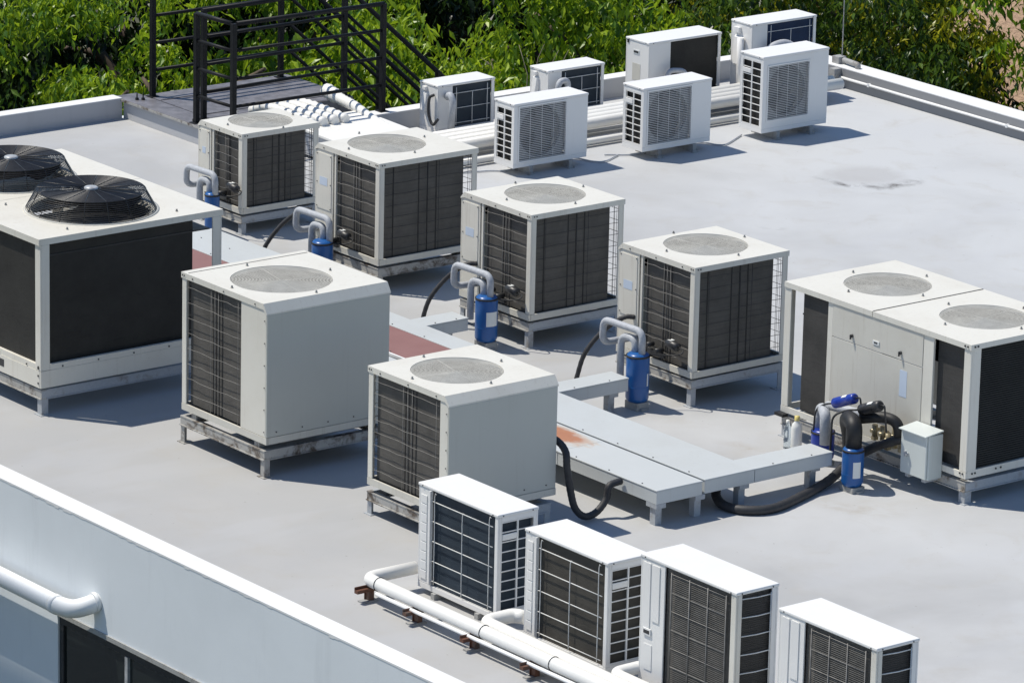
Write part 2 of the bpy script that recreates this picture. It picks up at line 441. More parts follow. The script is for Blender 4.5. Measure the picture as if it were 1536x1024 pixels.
mb = MB(); mb.tube(fillet([(-1.0,-5.872,-.47),(2.34,-5.872,-.47),(2.50,-5.86,-.455),(2.60,-5.80,-.41),(2.615,-5.69,-.385)], .10, 6), .068, 20)
dp = thing('drain_pipe', 'fat white drain pipe running along the facade above the window', 'drain pipe', (1, -5.86, -.53))
obj('pipe', mb, M['pvc'], dp, True)
obj('collar', MB().tube([(2.27,-5.872,-.47),(2.33,-5.872,-.47)], .072, 20), M['pvc'], dp, True)
obj('wall_flange', MB().tube([(2.607,-5.76,-.392),(2.61,-5.729,-.389)], .074, 20), M['pvc'], dp, True)
# the block across the alley whose shadow lies low on the facade
nb = MB(); nb.box(-8.0, -2.4, -12.6, -10.2, -9, 13.36)
# (kept out of the frame; it only stands where its shadow says it does)
nbo = tag(obj('neighbouring_building', nb, M['block'], None, True), 'tall plain tower across the alley left of the roof', 'building')

# ------------------------------------------------------------------ ground, bank
mb = MB(); mb.box(-400, 400, -400, 400, -9.5, -9.0); struct('ground', mb, M['ground'])

# ------------------------------------------------------------------ helpers for roof plant
def stand(label, x0, x1, y0, y1, zt, bh=.07, lw=.05, mat='galv', group='steel stands under the condensing units', rails=False):
    t = thing('steel_stand', label, 'stand', ((x0+x1)/2, (y0+y1)/2, 0), 0, group)
    th = .012
    for (a, b_, c, d) in ((x0,x1,y0,y0+.045),(x0,x1,y1-.045,y1)):
        # channel: web and two flanges
        f = y0 if c == y0 else y1
        s = 1 if c == y0 else -1
        m_ = MB(); m_.box(a, b_, f, f+s*.008, zt-bh+.008, zt-.008); m_.box(a, b_, f-s*.004, f+s*.045, zt-.008, zt); m_.box(a, b_, f-s*.012, f+s*.045, zt-bh, zt-bh+.008)
        obj('beam', m_, M['oldsteel'] if mat == 'galv' and f == y0 and (x1-x0) < 3 else M[mat], t, True)
    for f, s in ((x0, 1), (x1, -1)):
        m_ = MB(); m_.box(f-s*.002, f+s*.008, y0+.004, y1-.004, zt-bh+.009, zt-.009); m_.box(f-s*.003, f+s*.045, y0+.046, y1-.046, zt-.008, zt); m_.box(f-s*.008, f+s*.045, y0+.046, y1-.046, zt-bh, zt-bh+.008)
        obj('beam', m_, M[mat], t, True)
    if rails:
        for xr in (x0+.12, x1-.16):
            obj('cross_rail', MB().box(xr, xr+.06, y0+.02, y1-.02, zt+.001, zt+.04), M[mat], t, True)
    for x, sx in ((x0+.002,1),(x1-.002,-1)):
        for y, sy in ((y0+.002,1),(y1-.002,-1)):
            m_ = MB(); m_.box(x, x+sx*lw, y, y+sy*.008, .004, zt-bh); m_.box(x, x+sx*.008, y+sy*.008, y+sy*lw, .004, zt-bh); m_.box(x-sx*.02, x+sx*(lw+.02), y-sy*.02, y+sy*(lw+.02), .0, .006)
            obj('leg', m_, M[mat], t, True)
    return t

def ring_plate(mb, x0, x1, y0, y1, cx, cy, R, z, lip, n=72, dep=.03):
    angs = [2*PI*k/n for k in range(n)] + [math.atan2(y-cy, x-cx) % (2*PI) for x in (x0,x1) for y in (y0,y1)]
    angs = sorted(set(angs)); o = []; c = []
    for a in angs:
        dx, dy = math.cos(a), math.sin(a)
        ts = []
        if abs(dx) > 1e-9: ts.append(((x1 if dx > 0 else x0)-cx)/dx)
        if abs(dy) > 1e-9: ts.append(((y1 if dy > 0 else y0)-cy)/dy)
        t = min(ts); o.append((cx+dx*t, cy+dy*t)); c.append((cx+dx*R, cy+dy*R))
    k = len(angs)
    vs = [(x,y,z) for x,y in o] + [(x,y,z) for x,y in c] + [(x,y,z-lip) for x,y in o] + [(x,y,z-dep) for x,y in c]
    fs = []
    for i in range(k):
        j = (i+1) % k
        fs += [(i,j,k+j,k+i), (2*k+i,2*k+j,j,i), (k+i,k+j,3*k+j,3*k+i), (3*k+i,3*k+j,2*k+j,2*k+i)]
    mb.add(vs, fs)

def grille_mb(cx, cy, z, R, n=36, seg=64, cov=.53, spokes=4, thick=.001):
    mb = MB(); p = R/n
    for k in range(1, n+1):
        r = k*p - p*.3; hw = p*cov/2
        vs = []
        for j in range(seg):
            a = 2*PI*j/seg; ca, sa = math.cos(a), math.sin(a)
            vs += [(cx+(r-hw)*ca, cy+(r-hw)*sa, z), (cx+(r+hw)*ca, cy+(r+hw)*sa, z), (cx+(r+hw)*ca, cy+(r+hw)*sa, z-thick)]
        fs = []
        for j in range(seg):
            q = (j+1) % seg
            fs += [(j*3, j*3+1, q*3+1, q*3), (j*3+1, j*3+2, q*3+2, q*3+1)]
        mb.add(vs, fs, 0, False)
    for j in range(spokes):
        a = 2*PI*j/spokes + .2
        mb.tube([(cx+p*2*math.cos(a), cy+p*2*math.sin(a), z-.008), (cx+R*math.cos(a), cy+R*math.sin(a), z-.008)], .003, 4)
    return mb

def fan_mb(cx, cy, z, R, n=5, cov=.72):
    mb = MB()
    for k in range(n):
        a0 = 2*PI*k/n; vs = []; m = 6
        for i in range(m+1):
            a = a0 + i*(2*PI/n*cov)/m
            zz = z - .05 + .06*i/m
            for (r) in (R*.22, R*.93):
                vs.append((cx+r*math.cos(a), cy+r*math.sin(a), zz)); vs.append((cx+r*math.cos(a), cy+r*math.sin(a), zz-.006))
        fs = []
        for i in range(m):
            q = i*4
            fs += [(q, q+2, q+6, q+4), (q+1, q+5, q+7, q+3), (q+2, q+3, q+7, q+6), (q, q+4, q+5, q+1)]
        mb.add(vs, fs, 0, True)
    mb.lathe((cx,cy,z), [(.001,.03),(R*.2,.03),(R*.24,.0),(R*.24,-.10),(.001,-.10)], 20)
    return mb

def wavy(p0, p1, r, amp, n=9, seed=0):
    rnd = random.Random(seed); pts = []
    p0, p1 = Vector(p0), Vector(p1)
    for i in range(n+1):
        p = p0.lerp(p1, i/n)
        if 0 < i < n: p = p + Vector((0,0,rnd.uniform(-amp, amp)))
        pts.append(p)
    return pts

def condenser(label, x0, x1, y0, y1, zb, zt, R, fc, flip=False, pw=.26, ch=.05, chx=.05, mat='cream', plain=False, gap=.12, rows=8, seed=1, coil='coil'):
    """top discharge condensing unit; the service side is local -x"""
    global MIRROR
    w, d, h = x1-x0, y1-y0, zt-zb
    cx, cy = (x0+x1)/2, (y0+y1)/2
    rz = 0; MIRROR = flip
    t = thing('condensing_unit', label, 'condenser', (cx, cy, zb), rz, 'top fan condensing units on the roof')
    fx, fy = fc[0]-cx, fc[1]-cy
    if flip: fx = -fx
    X, Y = w/2, d/2; P_ = .055
    # top
    mb = MB(); ring_plate(mb, -X+chx, X+.006, -Y-.006, Y+.006, fx, fy, R, h, .045)
    mb.hexa([(-X,-Y-.006,h-ch-.012),(-X+chx-.001,-Y-.006,h-.045),(-X+chx-.001,Y+.006,h-.045),(-X,Y+.006,h-ch-.012),(-X,-Y-.006,h-ch),(-X+chx-.001,-Y-.006,h-.0005),(-X+chx-.001,Y+.006,h-.0005),(-X,Y+.006,h-ch)])
    obj('top_panel', mb, M[mat], t)
    obj('fan_grille', grille_mb(fx, fy, h-.004, R-.004), M['grille'], t)
    obj('fan', fan_mb(fx, fy, h-.075, R*.96), M['fan_d'], t)
    obj('fan_duct', MB().lathe((fx,fy,h), [(R+.002,-.149),(R+.002,-.012),(R+.012,-.012),(R+.012,-.149)], 48), M['fan_d'], t)
    obj('shroud_plate', MB().box(-X+.09, X-.09, -Y+.09, Y-.09, h-.16, h-.15), M['fan_d'], t)
    for k in range(4):
        a = PI/4 + k*PI/2 + PI/4
        lx, ly = fx+(R+.065)*math.cos(a), fy+(R+.065)*math.sin(a)
        obj('lifting_lug', MB().box(lx-.008, lx+.008, ly-.008, ly+.008, h+.0005, h+.006).box(lx-.003, lx+.003, ly-.007, ly+.007, h+.006, h+.020), M['footing'], t)
    # base and rails
    obj('base_pan', MB().box(-X+.01, X-.01, -Y+.02, Y-.02, 0, .03), M['under'], t)
    mb = MB(); mb.box(-X, X, -Y-.002, -Y+.014, -.004, .048); mb.box(X-.014, X+.002, -Y+.016, Y, -.004, .048); mb.box(-X, X-.016, Y-.014, Y+.002, -.004, .048); mb.box(-X-.002, -X+.012, -Y+.016, Y-.016, -.004, .048)
    obj('bottom_rail', mb, M['cream_d'], t)
    # posts
    zt_ = h-.046
    for sx in (-1, 1):
        for sy in (-1, 1):
            if sx < 0: continue
            m_ = MB(); ya, yb = sy*Y, sy*(Y-.012)
            m_.box(sx*(X-P_), sx*X, ya, yb, .049, zt_); m_.box(sx*X, sx*(X-.012), sy*(Y-.0125), sy*(Y-P_), .049, zt_)
            obj('corner_post', m_, M[mat], t, bevel=.003)
    # service end
    pm = M['beige'] if plain else M[mat]
    sp = obj('side_panel', MB().box(-X, -X+.014, -Y+.001, Y-.001, .05, h-ch-.012), pm, t, bevel=.004)
    for sy in (-1, 1):
        a, b_ = sy*(Y-.001), sy*(Y-.013)
        q0, q1 = min(a,b_), max(a,b_)
        pr_ = [(-X+.015,.05),(-X+pw,.05),(-X+pw,zt_),(-X+chx,zt_),(-X+.015,h-ch-.014)]
        m_ = MB(); m_.add([(x_,q0,z_) for x_,z_ in pr_]+[(x_,q1,z_) for x_,z_ in pr_], [(0,1,2,3,4),(9,8,7,6,5)]+[(k_,k_+5,(k_+1)%5+5,(k_+1)%5) for k_ in range(5)])
        fp = obj('front_panel', m_, M[mat], t, bevel=.003)
        if sy < 0 and not plain and pw > .15:
            obj('access_cover', MB().box(-X+.03, -X+pw-.02, -Y-.004, -Y+.0005, h*.36, h-.075), M[mat], fp, bevel=.003)
            obj('sticker', MB().box(-X+.075, -X+pw-.075, -Y-.0055, -Y-.0042, h*.60, h*.68), M['sticker'], fp)
            m_ = MB()
            for zz in (h*.38, h*.62, h-.09):
                for xx in (-X+.038, -X+pw-.028): m_.cyl((xx,-Y-.009,zz),(xx,-Y-.0045,zz),.005,6)
            obj('screw', m_, M['screw'], fp)
        if sy < 0 and (plain or pw <= .15):
            m_ = MB()
            for k in range(6):
                zz = .09 + (h-.22)*k/5
                m_.cyl((-X+.03,-Y-.005,zz),(-X+.03,-Y-.001,zz),.005,6)
            obj('screw', m_, M['screw'], fp)
    m_ = MB()
    for k in range(5):
        yy = -Y+.09+(d-.18)*k/4
        m_.cyl((-X-.004,yy,.085),(-X+.001,yy,.085),.006,6)
    for yy in (-Y+.15, 0, Y-.15): m_.cyl((yy*w/d, -Y-.011, h-.025), (yy*w/d, -Y-.005, h-.025), .006, 6)
    for xx in (X-.015, X-.04): m_.cyl((xx,-Y-.011,h-.02),(xx,-Y-.005,h-.02),.006,6); m_.cyl((X+.005,-Y+.055-xx+X-.045,h-.02),(X+.011,-Y+.055-xx+X-.045,h-.02),.006,6)
    obj('screw', m_, M['screw'], t)
    mull = -X+pw+.02
    if not plain and pw > .15:
        obj('mullion', MB().box(mull, mull+.022, -Y+.002, -Y+.02, .05, zt_), M[mat], t)
    else: mull -= .015
    # coil
    c0 = mull+.035 if not (plain or pw <= .15) else -X+pw+.012
    g2 = .085 if plain or pw <= .15 else .0
    mb = MB()
    cz0, cz1 = .05, h-.048
    cr = X-.07
    mb.box(c0, cr, -Y+.035, -Y+.062, cz0, cz1)
    mb.box(X-.068, X-.04, -Y+.075, Y-gap, cz0, cz1)
    # dark hairpin lines: narrow upright tubes in the fin pack
    for fx_ in (.40, .455, .51, .565): mb.box(c0+(cr-c0)*fx_-.0045, c0+(cr-c0)*fx_+.0045, -Y+.0325, -Y+.0345, cz0, cz1, 1)
    yl = Y-gap+Y-.075
    for fy_ in (.12, .44, .55, .66): mb.box(X-.0395, X-.0375, -Y+.075+yl*fy_-.005, -Y+.075+yl*fy_+.005, cz0, cz1, 1)
    obj('coil', mb, [M[coil], M['coil_line']], t)
    # guards
    mb = MB(); rnd = random.Random(seed)
    for k in range(rows):
        z = .05 + (h-.1)*(k+.7)/(rows+.2)
        mb.tube(wavy((mull+.01, -Y+.008, z), (X-P_+.005, -Y+.008, z), .002, .006, 8, seed*31+k), .0017, 4)
    for fx_ in (.06, .43, .50, .57): 
        xx = c0+(cr-c0)*fx_; mb.tube([(xx,-Y+.012,.05),(xx,-Y+.012,h-.05)], .002, 4)
    obj('wire_guard', mb, M['wire'], t)
    mb = MB()
    for k in range(rows):
        z = .05 + (h-.1)*(k+.7)/(rows+.2)
        mb.tube(wavy((X-.008,-Y+P_,z),(X-.008,Y-P_,z),.002,.004,8,seed*57+k), .0022, 4)
    for yy in [-Y+.16, 0, .12, Y-gap+.03, Y-P_-.012]:
        mb.tube([(X-.012,yy,.05),(X-.012,yy,h-.05)], .0022, 4)
    obj('wire_guard', mb, M['dwire'], t)
    mb = MB()
    for k in range(rows):
        z = .05 + (h-.1)*(k+.7)/(rows+.2)
        mb.tube([(-X+pw,Y-.008,z),(X-P_,Y-.008,z)], .0022, 4)
    for fx_ in (.1,.3,.5,.7,.9): xx = -X+pw+(w-pw-P_)*fx_; mb.tube([(xx,Y-.011,.05),(xx,Y-.011,h-.05)], .0022, 4)
    obj('wire_guard', mb, M['dwire'], t)
    MIRROR = False
    return t

# the four with the coil towards the camera
stand('galvanised stand under the smallest condenser, nearest the landing', -4.655, -3.98, .095, .915, .165, .065)
condenser('smallest cream condenser, closest to the black landing rails', -4.66, -3.978, .094, .918, .19, .912, .286, (-4.32,.527), pw=.20, seed=1, rows=8)
stand('stained stand under the condenser second from the landing', -2.69, -1.78, -.03, .995, .215, .075, mat='oldsteel')
condenser('cream condenser with black filter hanging at its front, behind the plain grey unit', -2.70, -1.775, -.035, 1.0, .245, 1.13, .335, (-2.32,.44), seed=2)
stand('stand with rusty patch under the condenser in the middle of the roof', -.675, .25, .002, .96, .215, .07)
condenser('cream condenser in the middle of the roof, scratched coil, beside tank with white label', -.685, .257, .0, .966, .24, 1.13, .335, (-.23,.52), seed=3)
stand('galvanised stand under the condenser right of the middle', 1.325, 2.258, .057, 1.01, .218, .07)
condenser('cream condenser right of the middle, next to the wide double fan unit', 1.318, 2.265, .055, 1.013, .24, 1.14, .337, (1.767,.575), seed=4)
# two turned with the plain panel towards us
stand('rusty edged double rail stand under the larger plain sided condenser', .785, 1.90, -3.775, -2.65, .212, .075, mat='oldsteel', rails=True)
condenser('larger condenser with plain grey side panel and wide coil strip, beside the double fan machine', .792, 1.912, -3.768, -2.64, .265, 1.344, .387, (1.377,-3.265), True, pw=.34, ch=.07, chx=.045, plain=True, seed=5, gap=.12)
stand('low galvanised stand under the plain sided condenser behind the front splits', 3.0, 3.975, -3.63, -2.69, .175, .07)
condenser('plain sided condenser standing right behind the front split units', 3.012, 3.985, -3.638, -2.655, .235, 1.13, .339, (3.465,-3.18), True, pw=.11, ch=.065, chx=.05, plain=True, seed=6, gap=.10)

def louvre_coil(mb, *a): mb.box(*a)

e_ = [o for o in bpy.data.objects if o.get('label','').startswith('larger condenser with plain')][0]
obj('seam_strip', MB().box(-.50, -.494, -.55, .55, 1.0775, 1.0812), M['screw'], e_)
# ---- the big left machine with caged fans
def big_left():
    x0, x1, y0, y1, zb, zt = -2.69, -.354, -4.305, -2.618, .22, 1.415
    t = thing('chiller_unit', 'big cream machine with two caged fans on its top', 'chiller', ((x0+x1)/2, (y0+y1)/2, zb))
    xm = -1.52
    for (a, b_) in ((xm+.003, x1), (x0, xm-.003)):
        mb = MB(); ring_plate(mb, a, b_, y0-.012, y1+.012, (a+b_)/2, (y0+y1)/2, .47, zt, .05)
        tp = obj('top_panel', mb, M['cream'], t, True)
        cx, cy = (a+b_)/2, (y0+y1)/2
        cg = MB()
        for k in range(12):
            f = k/11; rr = .515 - .085*f; zz = zt+.004+.150*f
            cg.tube([(cx+rr*math.cos(2*PI*j/48), cy+rr*math.sin(2*PI*j/48), zz) for j in range(49)], .0032, 4, caps=False)
        for k in range(36):
            rr = .43*(1-k/39)
            cg.tube([(cx+rr*math.cos(2*PI*j/48), cy+rr*math.sin(2*PI*j/48), zt+.158) for j in range(49)], .0036, 4, caps=False)
        for k in range(16):
            an = 2*PI*k/16+.1
            pr = [(.515,.002),(.432,.152),(.42,.160),(.08,.163)]
            cg.tube([(cx+r*math.cos(an), cy+r*math.sin(an), zt+z) for r, z in pr], .0036, 4)
        obj('fan_cage', cg, M['cage'], t, True)
        obj('fan_hub', MB().lathe((cx,cy,zt+.160), [(.055,.0),(.055,.012),(.045,.018),(.001,.020)], 24), M['mullion'], t, True)
        obj('fan', fan_mb(cx, cy, zt+.115, .425, 6, .97), M['fan_d'], t, True)
        obj('fan_ring', MB().lathe((cx,cy,zt), [(.47,-.04),(.475,.004),(.535,.006),(.535,.001)], 48), M['grille'], t, True)
        obj('shroud_plate', MB().box(a+.05, b_-.05, y0+.08, y1-.08, zt-.16, zt-.15), M['dark'], t, True)
        for k in range(4):
            an = PI/4+k*PI/2; lx, ly = cx+.64*math.cos(an)*.98, cy+.72*math.sin(an)
            lx = max(a+.04, min(b_-.04, lx)); obj('lifting_lug', MB().box(lx-.008, lx+.008, ly-.008, ly+.008, zt+.0005, zt+.006).box(lx-.003, lx+.003, ly-.007, ly+.007, zt+.006, zt+.02), M['footing'], t, True)
    for x, y in ((x1,y0),(x1,y1),(x0,y0),(x0,y1)):
        sx = -1 if x == x1 else 1; sy = 1 if y == y0 else -1
        m_ = MB(); m_.box(x, x+sx*.075, y, y+sy*.014, .36, zt-.051); m_.box(x, x+sx*.014, y+sy*.0145, y+sy*.085, .36, zt-.051)
        obj('corner_post', m_, M['cream'], t, True, .003)
    obj('mid_post', MB().box(xm-.04, xm+.04, y0, y0+.014, .36, zt-.051), M['cream'], t, True)
    m_ = MB(); m_.box(x1-.012, x1+.002, y0+.001, y1-.001, .222, .358); m_.box(x1-.03, x1-.0005, y0+.0855, y1-.0855, .359, .405)
    m_.box(x0, x1-.0125, y0-.002, y0+.012, .222, .358); m_.box(x0, x1-.075, y0+.002, y0+.03, .359, .405); m_.box(x0, x1-.013, y1-.012, y1+.002, .222, .358); m_.box(x0, x0+.012, y0+.013, y1-.013, .222, .358)
    bs = obj('base_skirt', m_, M['cream'], t, True)
    obj('slot', MB().box(-1.02, -.88, y0-.0035, y0-.0025, .27, .33), M['dark'], bs, True)
    m_ = MB()
    for k in range(5):
        m_.cyl((x1+.001,y0+.2+k*.33,.376),(x1+.006,y0+.2+k*.33,.376),.007,6); m_.cyl((x1-.2-k*.4,y0-.006,.376),(x1-.2-k*.4,y0-.001,.376),.007,6)
    for zz in (.26,.32,.38,.39): m_.cyl((x1-.03,y0-.007,zz),(x1-.03,y0-.001,zz),.009,6)
    obj('screw', m_, M['screw'], t, True)
    obj('coil', MB().box(x0+.05, x1-.10, y0+.03, y0+.065, .36, zt-.052), [M['coil_plain'], M['coil_line']], t, True)
    mb = MB(); mb.box(x1-.09, x1-.055, y0+.08, y1-.24, .36, zt-.052)
    for k in range(44): # hairpin bends along the post
        z = .43+k*.0215; mb.box(x1-.056, x1-.045, y0+.082, y0+.108, z, z+.009, 1)
    obj('coil', mb, [M['coil_plain'], M['coil_line']], t, True)
    obj('back_panel', MB().box(x0+.08, x1-.7, y1-.03, y1-.016, .36, zt-.052), M['cream_d'], t, True)
    st = stand('long galvanised stand under the big double fan machine', x0+.01, x1-.005, y0+.01, y1-.01, .205, .075, .06)
big_left()

# ---- the wide right machine
def big_right():
    x0, x1, y0, y1, zb, zt = 3.21, 5.312, .165, 1.285, .20, 1.235
    t = thing('chiller_unit', 'wide cream double fan machine with grey front panels at the right edge', 'chiller', ((x0+x1)/2, (y0+y1)/2, zb))
    xm = 4.222
    for (a, b_, c) in ((x0, xm-.004, (3.712,.765)), (xm+.004, x1+.004, (4.80,.765))):
        mb = MB(); ring_plate(mb, a, b_, y0-.008, y1+.008, c[0], c[1], .338, zt, .042)
        obj('top_panel', mb, M['cream'], t, True)
        obj('fan_grille', grille_mb(c[0], c[1], zt-.003, .334), M['grille'], t, True)
        obj('fan', fan_mb(c[0], c[1], zt-.1, .32), M['fan_d'], t, True)
        obj('fan_duct', MB().lathe((c[0],c[1],zt), [(.340,-.249),(.340,-.012),(.350,-.012),(.350,-.249)], 48), M['fan_d'], t, True)
        obj('shroud_plate', MB().box(a+.09, b_-.09, y0+.11, y1-.11, zt-.26, zt-.25), M['fan_d'], t, True)
        for k in range(4):
            an = PI/4+k*PI/2+PI/4; lx, ly = c[0]+.40*math.cos(an), c[1]+.40*math.sin(an)
            obj('lifting_lug', MB().box(lx-.008, lx+.008, ly-.008, ly+.008, zt+.0005, zt+.006).box(lx-.003, lx+.003, ly-.007, ly+.007, zt+.006, zt+.020), M['footing'], t, True)
    obj('seam_strip', MB().box(xm-.0035, xm+.0035, y0, y1, zt-.03, zt+.004), M['screw'], t, True)
    for x, y in ((x1,y0),(x1,y1),(x0,y0),(x0,y1)):
        sx = -1 if x == x1 else 1; sy = 1 if y == y0 else -1
        m_ = MB(); m_.box(x, x+sx*.075, y, y+sy*.013, zb+.05, zt-.043); m_.box(x, x+sx*.013, y+sy*.0135, y+sy*.10, zb+.05, zt-.043)
        obj('corner_post', m_, M['cream'], t, True, .003)
    yf = y0+.004
    for (a, b_) in ((3.71,3.765),(4.79,4.90)):
        obj('mullion', MB().box(a, b_, yf, yf+.02, zb+.05, zt-.043), M['cream'], t, True, .003)
    up = obj('upper_panel', MB().box(3.768, 4.787, yf-.004, yf+.012, .935, zt-.044), M['cream_d'], t, True, .003)
    lo = obj('lower_panel', MB().box(3.768, 4.787, yf-.003, yf+.012, zb+.05, .929), M['cream_d'], t, True, .003)
    for xx in (4.0, 4.548):
        obj('latch', MB().cyl((xx,yf-.02,.99),(xx,yf-.0035,.99),.013,12).box(xx-.004,xx+.004,yf-.03,yf-.018,.965,1.0), M['screw'], up, True)
    obj('nameplate', MB().box(4.235, 4.305, yf-.010, yf-.0045, .985, 1.015), M['paper'], up, True)
    obj('nameplate', MB().box(4.25, 4.29, yf-.0115, yf-.0102, .994, 1.006), M['dark'], up, True)
    obj('sticker', MB().box(4.545, 4.625, yf-.0045, yf-.0032, .655, .86), M['sticker'], lo, True)
    m_ = MB(); m_.box(x0, x1, y0-.002, y0+.013, zb, zb+.048); m_.box(x1-.013, x1+.002, y0+.014, y1, zb, zb+.06); m_.box(x0, x1-.014, y1-.013, y1+.002, zb, zb+.048); m_.box(x0-.002, x0+.012, y0+.014, y1-.014, zb, zb+.048)
    obj('bottom_rail', m_, M['cream'], t, True)
    m_ = MB()
    for yy in (.06,.09,.30,.35): m_.cyl((x1+.001,y0+yy,.235),(x1+.008,y0+yy,.235),.008,6)
    for xx in (.03,.06): m_.cyl((x1-xx,y0-.008,.235),(x1-xx,y0-.001,.235),.008,6); m_.cyl((x1-xx,y0-.015,zt-.02),(x1-xx,y0-.008,zt-.02),.008,6); m_.cyl((x1+.003,y0+xx,zt-.02),(x1+.010,y0+xx,zt-.02),.008,6)
    obj('screw', m_, M['screw'], t, True)
    obj('coil', MB().box(x0+.19, 3.705, y0+.03, y0+.06, zb+.05, zt-.045), M['coil_grey'], t, True); obj('coil', MB().box(4.905, x1-.07, y0+.05, y0+.08, zb+.05, zt-.045), M['coil_grey'], t, True)
    mb = MB()
    cz = zb+.062
    for k in range(54):   # louvred fin packs on the right end
        z = cz + k*.0175
        mb.hexa([(x1-.05,y0+.105,z),(x1-.028,y0+.105,z-.004),(x1-.028,y1-.1,z-.004),(x1-.05,y1-.1,z),(x1-.05,y0+.105,z+.0125),(x1-.030,y0+.105,z+.006),(x1-.030,y1-.1,z+.006),(x1-.05,y1-.1,z+.0125)])
    mb.box(x1-.08, x1-.051, y0+.1, y1-.1, zb+.05, zt-.045)
    obj('coil', mb, M['coil_plain'], t, True)
    obj('back_panel', MB().box(3.75, 4.9, y1-.03, y1-.016, zb+.05, zt-.045), M['cream_d'], t, True)
    stand('dark stained stand under the wide machine at the right edge', x0+.01, x1-.005, y0+.005, y1-.01, .17, .075, .065, mat='galv')
    tag(obj('bearing_pad', MB().box(3.20,3.30,.11,.162,.175,.199), M['black'], None, True), 'small black rubber pad under the left end of the wide machine', 'rubber pad')
big_right()

# ------------------------------------------------------------------ ducts
def duct(label, segs, zt=.28, zb=.17, lids=None, legs=(), matlid='duct', rot=0):
    t = thing('cable_duct', label, 'duct', (sum(s[0]+s[1] for s in segs)/2/len(segs), sum(s[2]+s[3] for s in segs)/2/len(segs), 0))
    for i, (x0,x1,y0,y1) in enumerate(segs):
        dz = -.001*i
        obj('duct_body', MB().box(x0, x1, y0, y1, zb+.0, zt-.012+dz), M['duct'], t, True, .003)
        m_ = lids[i] if lids else matlid
        lid = obj('duct_lid', MB().box(x0-.004, x1+.004, y0-.004, y1+.004, zt-.011+dz, zt+dz), M[m_], t, True, .003)
        s_ = MB(); n = max(2, int((x1-x0+y1-y0)/.45))
        for k in range(n):
            fx, fy = (x0+(x1-x0)*(k+.5)/n, y0+.02) if x1-x0 > y1-y0 else (x1-.02, y0+(y1-y0)*(k+.5)/n)
            s_.cyl((fx,fy,zt+dz),(fx,fy,zt+dz+.005),.006,6)
        obj('screw', s_, M['screw'], lid, True)
    for (x, y) in legs:
        obj('leg', MB().box(x-.03, x+.03, y-.03, y+.03, .0, zb-.004).box(x-.06, x+.06, y-.045, y+.045, zb-.035, zb-.0005), M['galv'], t, True)
    return t
duct('near run of pale sheet duct ending in front, rust stain on its lid', [(.55, 3.27, -2.075, -1.645), (3.276, 4.44, -2.075, -1.645)], lids=['ductrust','ductrust'], legs=[(4.38,-2.03),(4.38,-1.66),(2.6,-1.85),(1.0,-1.85)])
duct('middle run of pale duct turning right towards the blue canister', [(1.5, 4.43, -1.612, -1.135), (4.18, 4.43, -1.13, -.375)], legs=[(4.36,-1.22),(4.33,-.50),(2.2,-1.4)])
duct('short pale duct branch ending beside the blue canister right of the middle', [(1.86, 2.075, -1.128, -.43)], zt=.279, legs=[(2.0,-.56)])
duct('long duct run with dull red lid between the rows of condensers', [(-3.5, 1.494, -1.565, -1.105)], zt=.276, matlid='red', legs=[(-.6,-1.3),(.9,-1.3)])
t_r = duct('pale duct strip alongside the red lid with a branch to the labelled canister', [(-3.4, 1.35, -1.095, -.87), (-.2, .015, -.865, -.44)], legs=[(-.1,-.60),(-2.0,-1.0)])
duct('narrow pale duct strip beside the smallest condenser', [(-3.45, -1.75, -.86, -.57)], zt=.277, legs=[(-2.3,-.7)])
# white edge angle strips of the red run
tag(obj('edge_strip', MB().box(-3.5,1.49,-1.59,-1.571,.262,.283), M['cap'], None, True), 'white edge strip on the near side of the red duct lid', 'trim strip')

# ------------------------------------------------------------------ blue canisters and their pipes
def canister(label, x, y, r, z0, z1, lab=None, foot=True, mat='tank'):
    t = thing('blue_canister', label, 'canister', (x, y, 0), 0, 'blue refrigerant canisters beside the units')
    h = z1-z0
    obj('shell', MB().lathe((x,y,z0), [(.001,0),(r*.82,.0),(r*.97,.02),(r,.035),(r,h-.04),(r*.96,h-.015),(r*.8,h),(.001,h+.004)], 32), M[mat], t, True)
    obj('band', MB().lathe((x,y,z0+h*.30), [(r*1.001,0),(r*1.012,.002),(r*1.012,.008),(r*1.001,.010)], 32), M[mat], t, True)
    obj('strap', MB().lathe((x,y,z1-.028), [(r*.97,0),(r*1.035,.0),(r*1.035,.014),(r*.97,.014)], 32), M['black'], t, True)
    if foot:
        obj('foot', MB().box(x-.075,x+.075,y-.06,y+.06,.0,z0-.002).box(x-.1,x+.1,y-.03,y+.03,.0,.02), M['footing'], t, True)
    if lab:
        mb = MB(); vs = []; n = 8
        for k in range(n+1):
            a = math.radians(lab[0] + (lab[1]-lab[0])*k/n)
            for z in (lab[2], lab[3]): vs.append((x+(r+.0016)*math.cos(a), y+(r+.0016)*math.sin(a), z))
        mb.add(vs, [(2*k,2*k+2,2*k+3,2*k+1) for k in range(n)], 0, True)
        obj('label_sticker', mb, M['paper'], t, True)
    return t
def pipe(label, pts, r, mat='insul', name='insulated_pipe', cat='pipe', fr=.07, n=12, group=None, rip=0.0, sub=5):
    return tag(obj(name, MB().tube(fillet(pts, fr, sub), r, n), M[mat], None, True), label, cat, group)
def hose(label, pts, r, mat='hose', rip=.05, sub=8):
    p = smooth_path(pts, sub); 
    return tag(obj('flexible_hose', MB().tube(p, r, 10, ripple=rip), M[mat], None, True), label, 'hose')

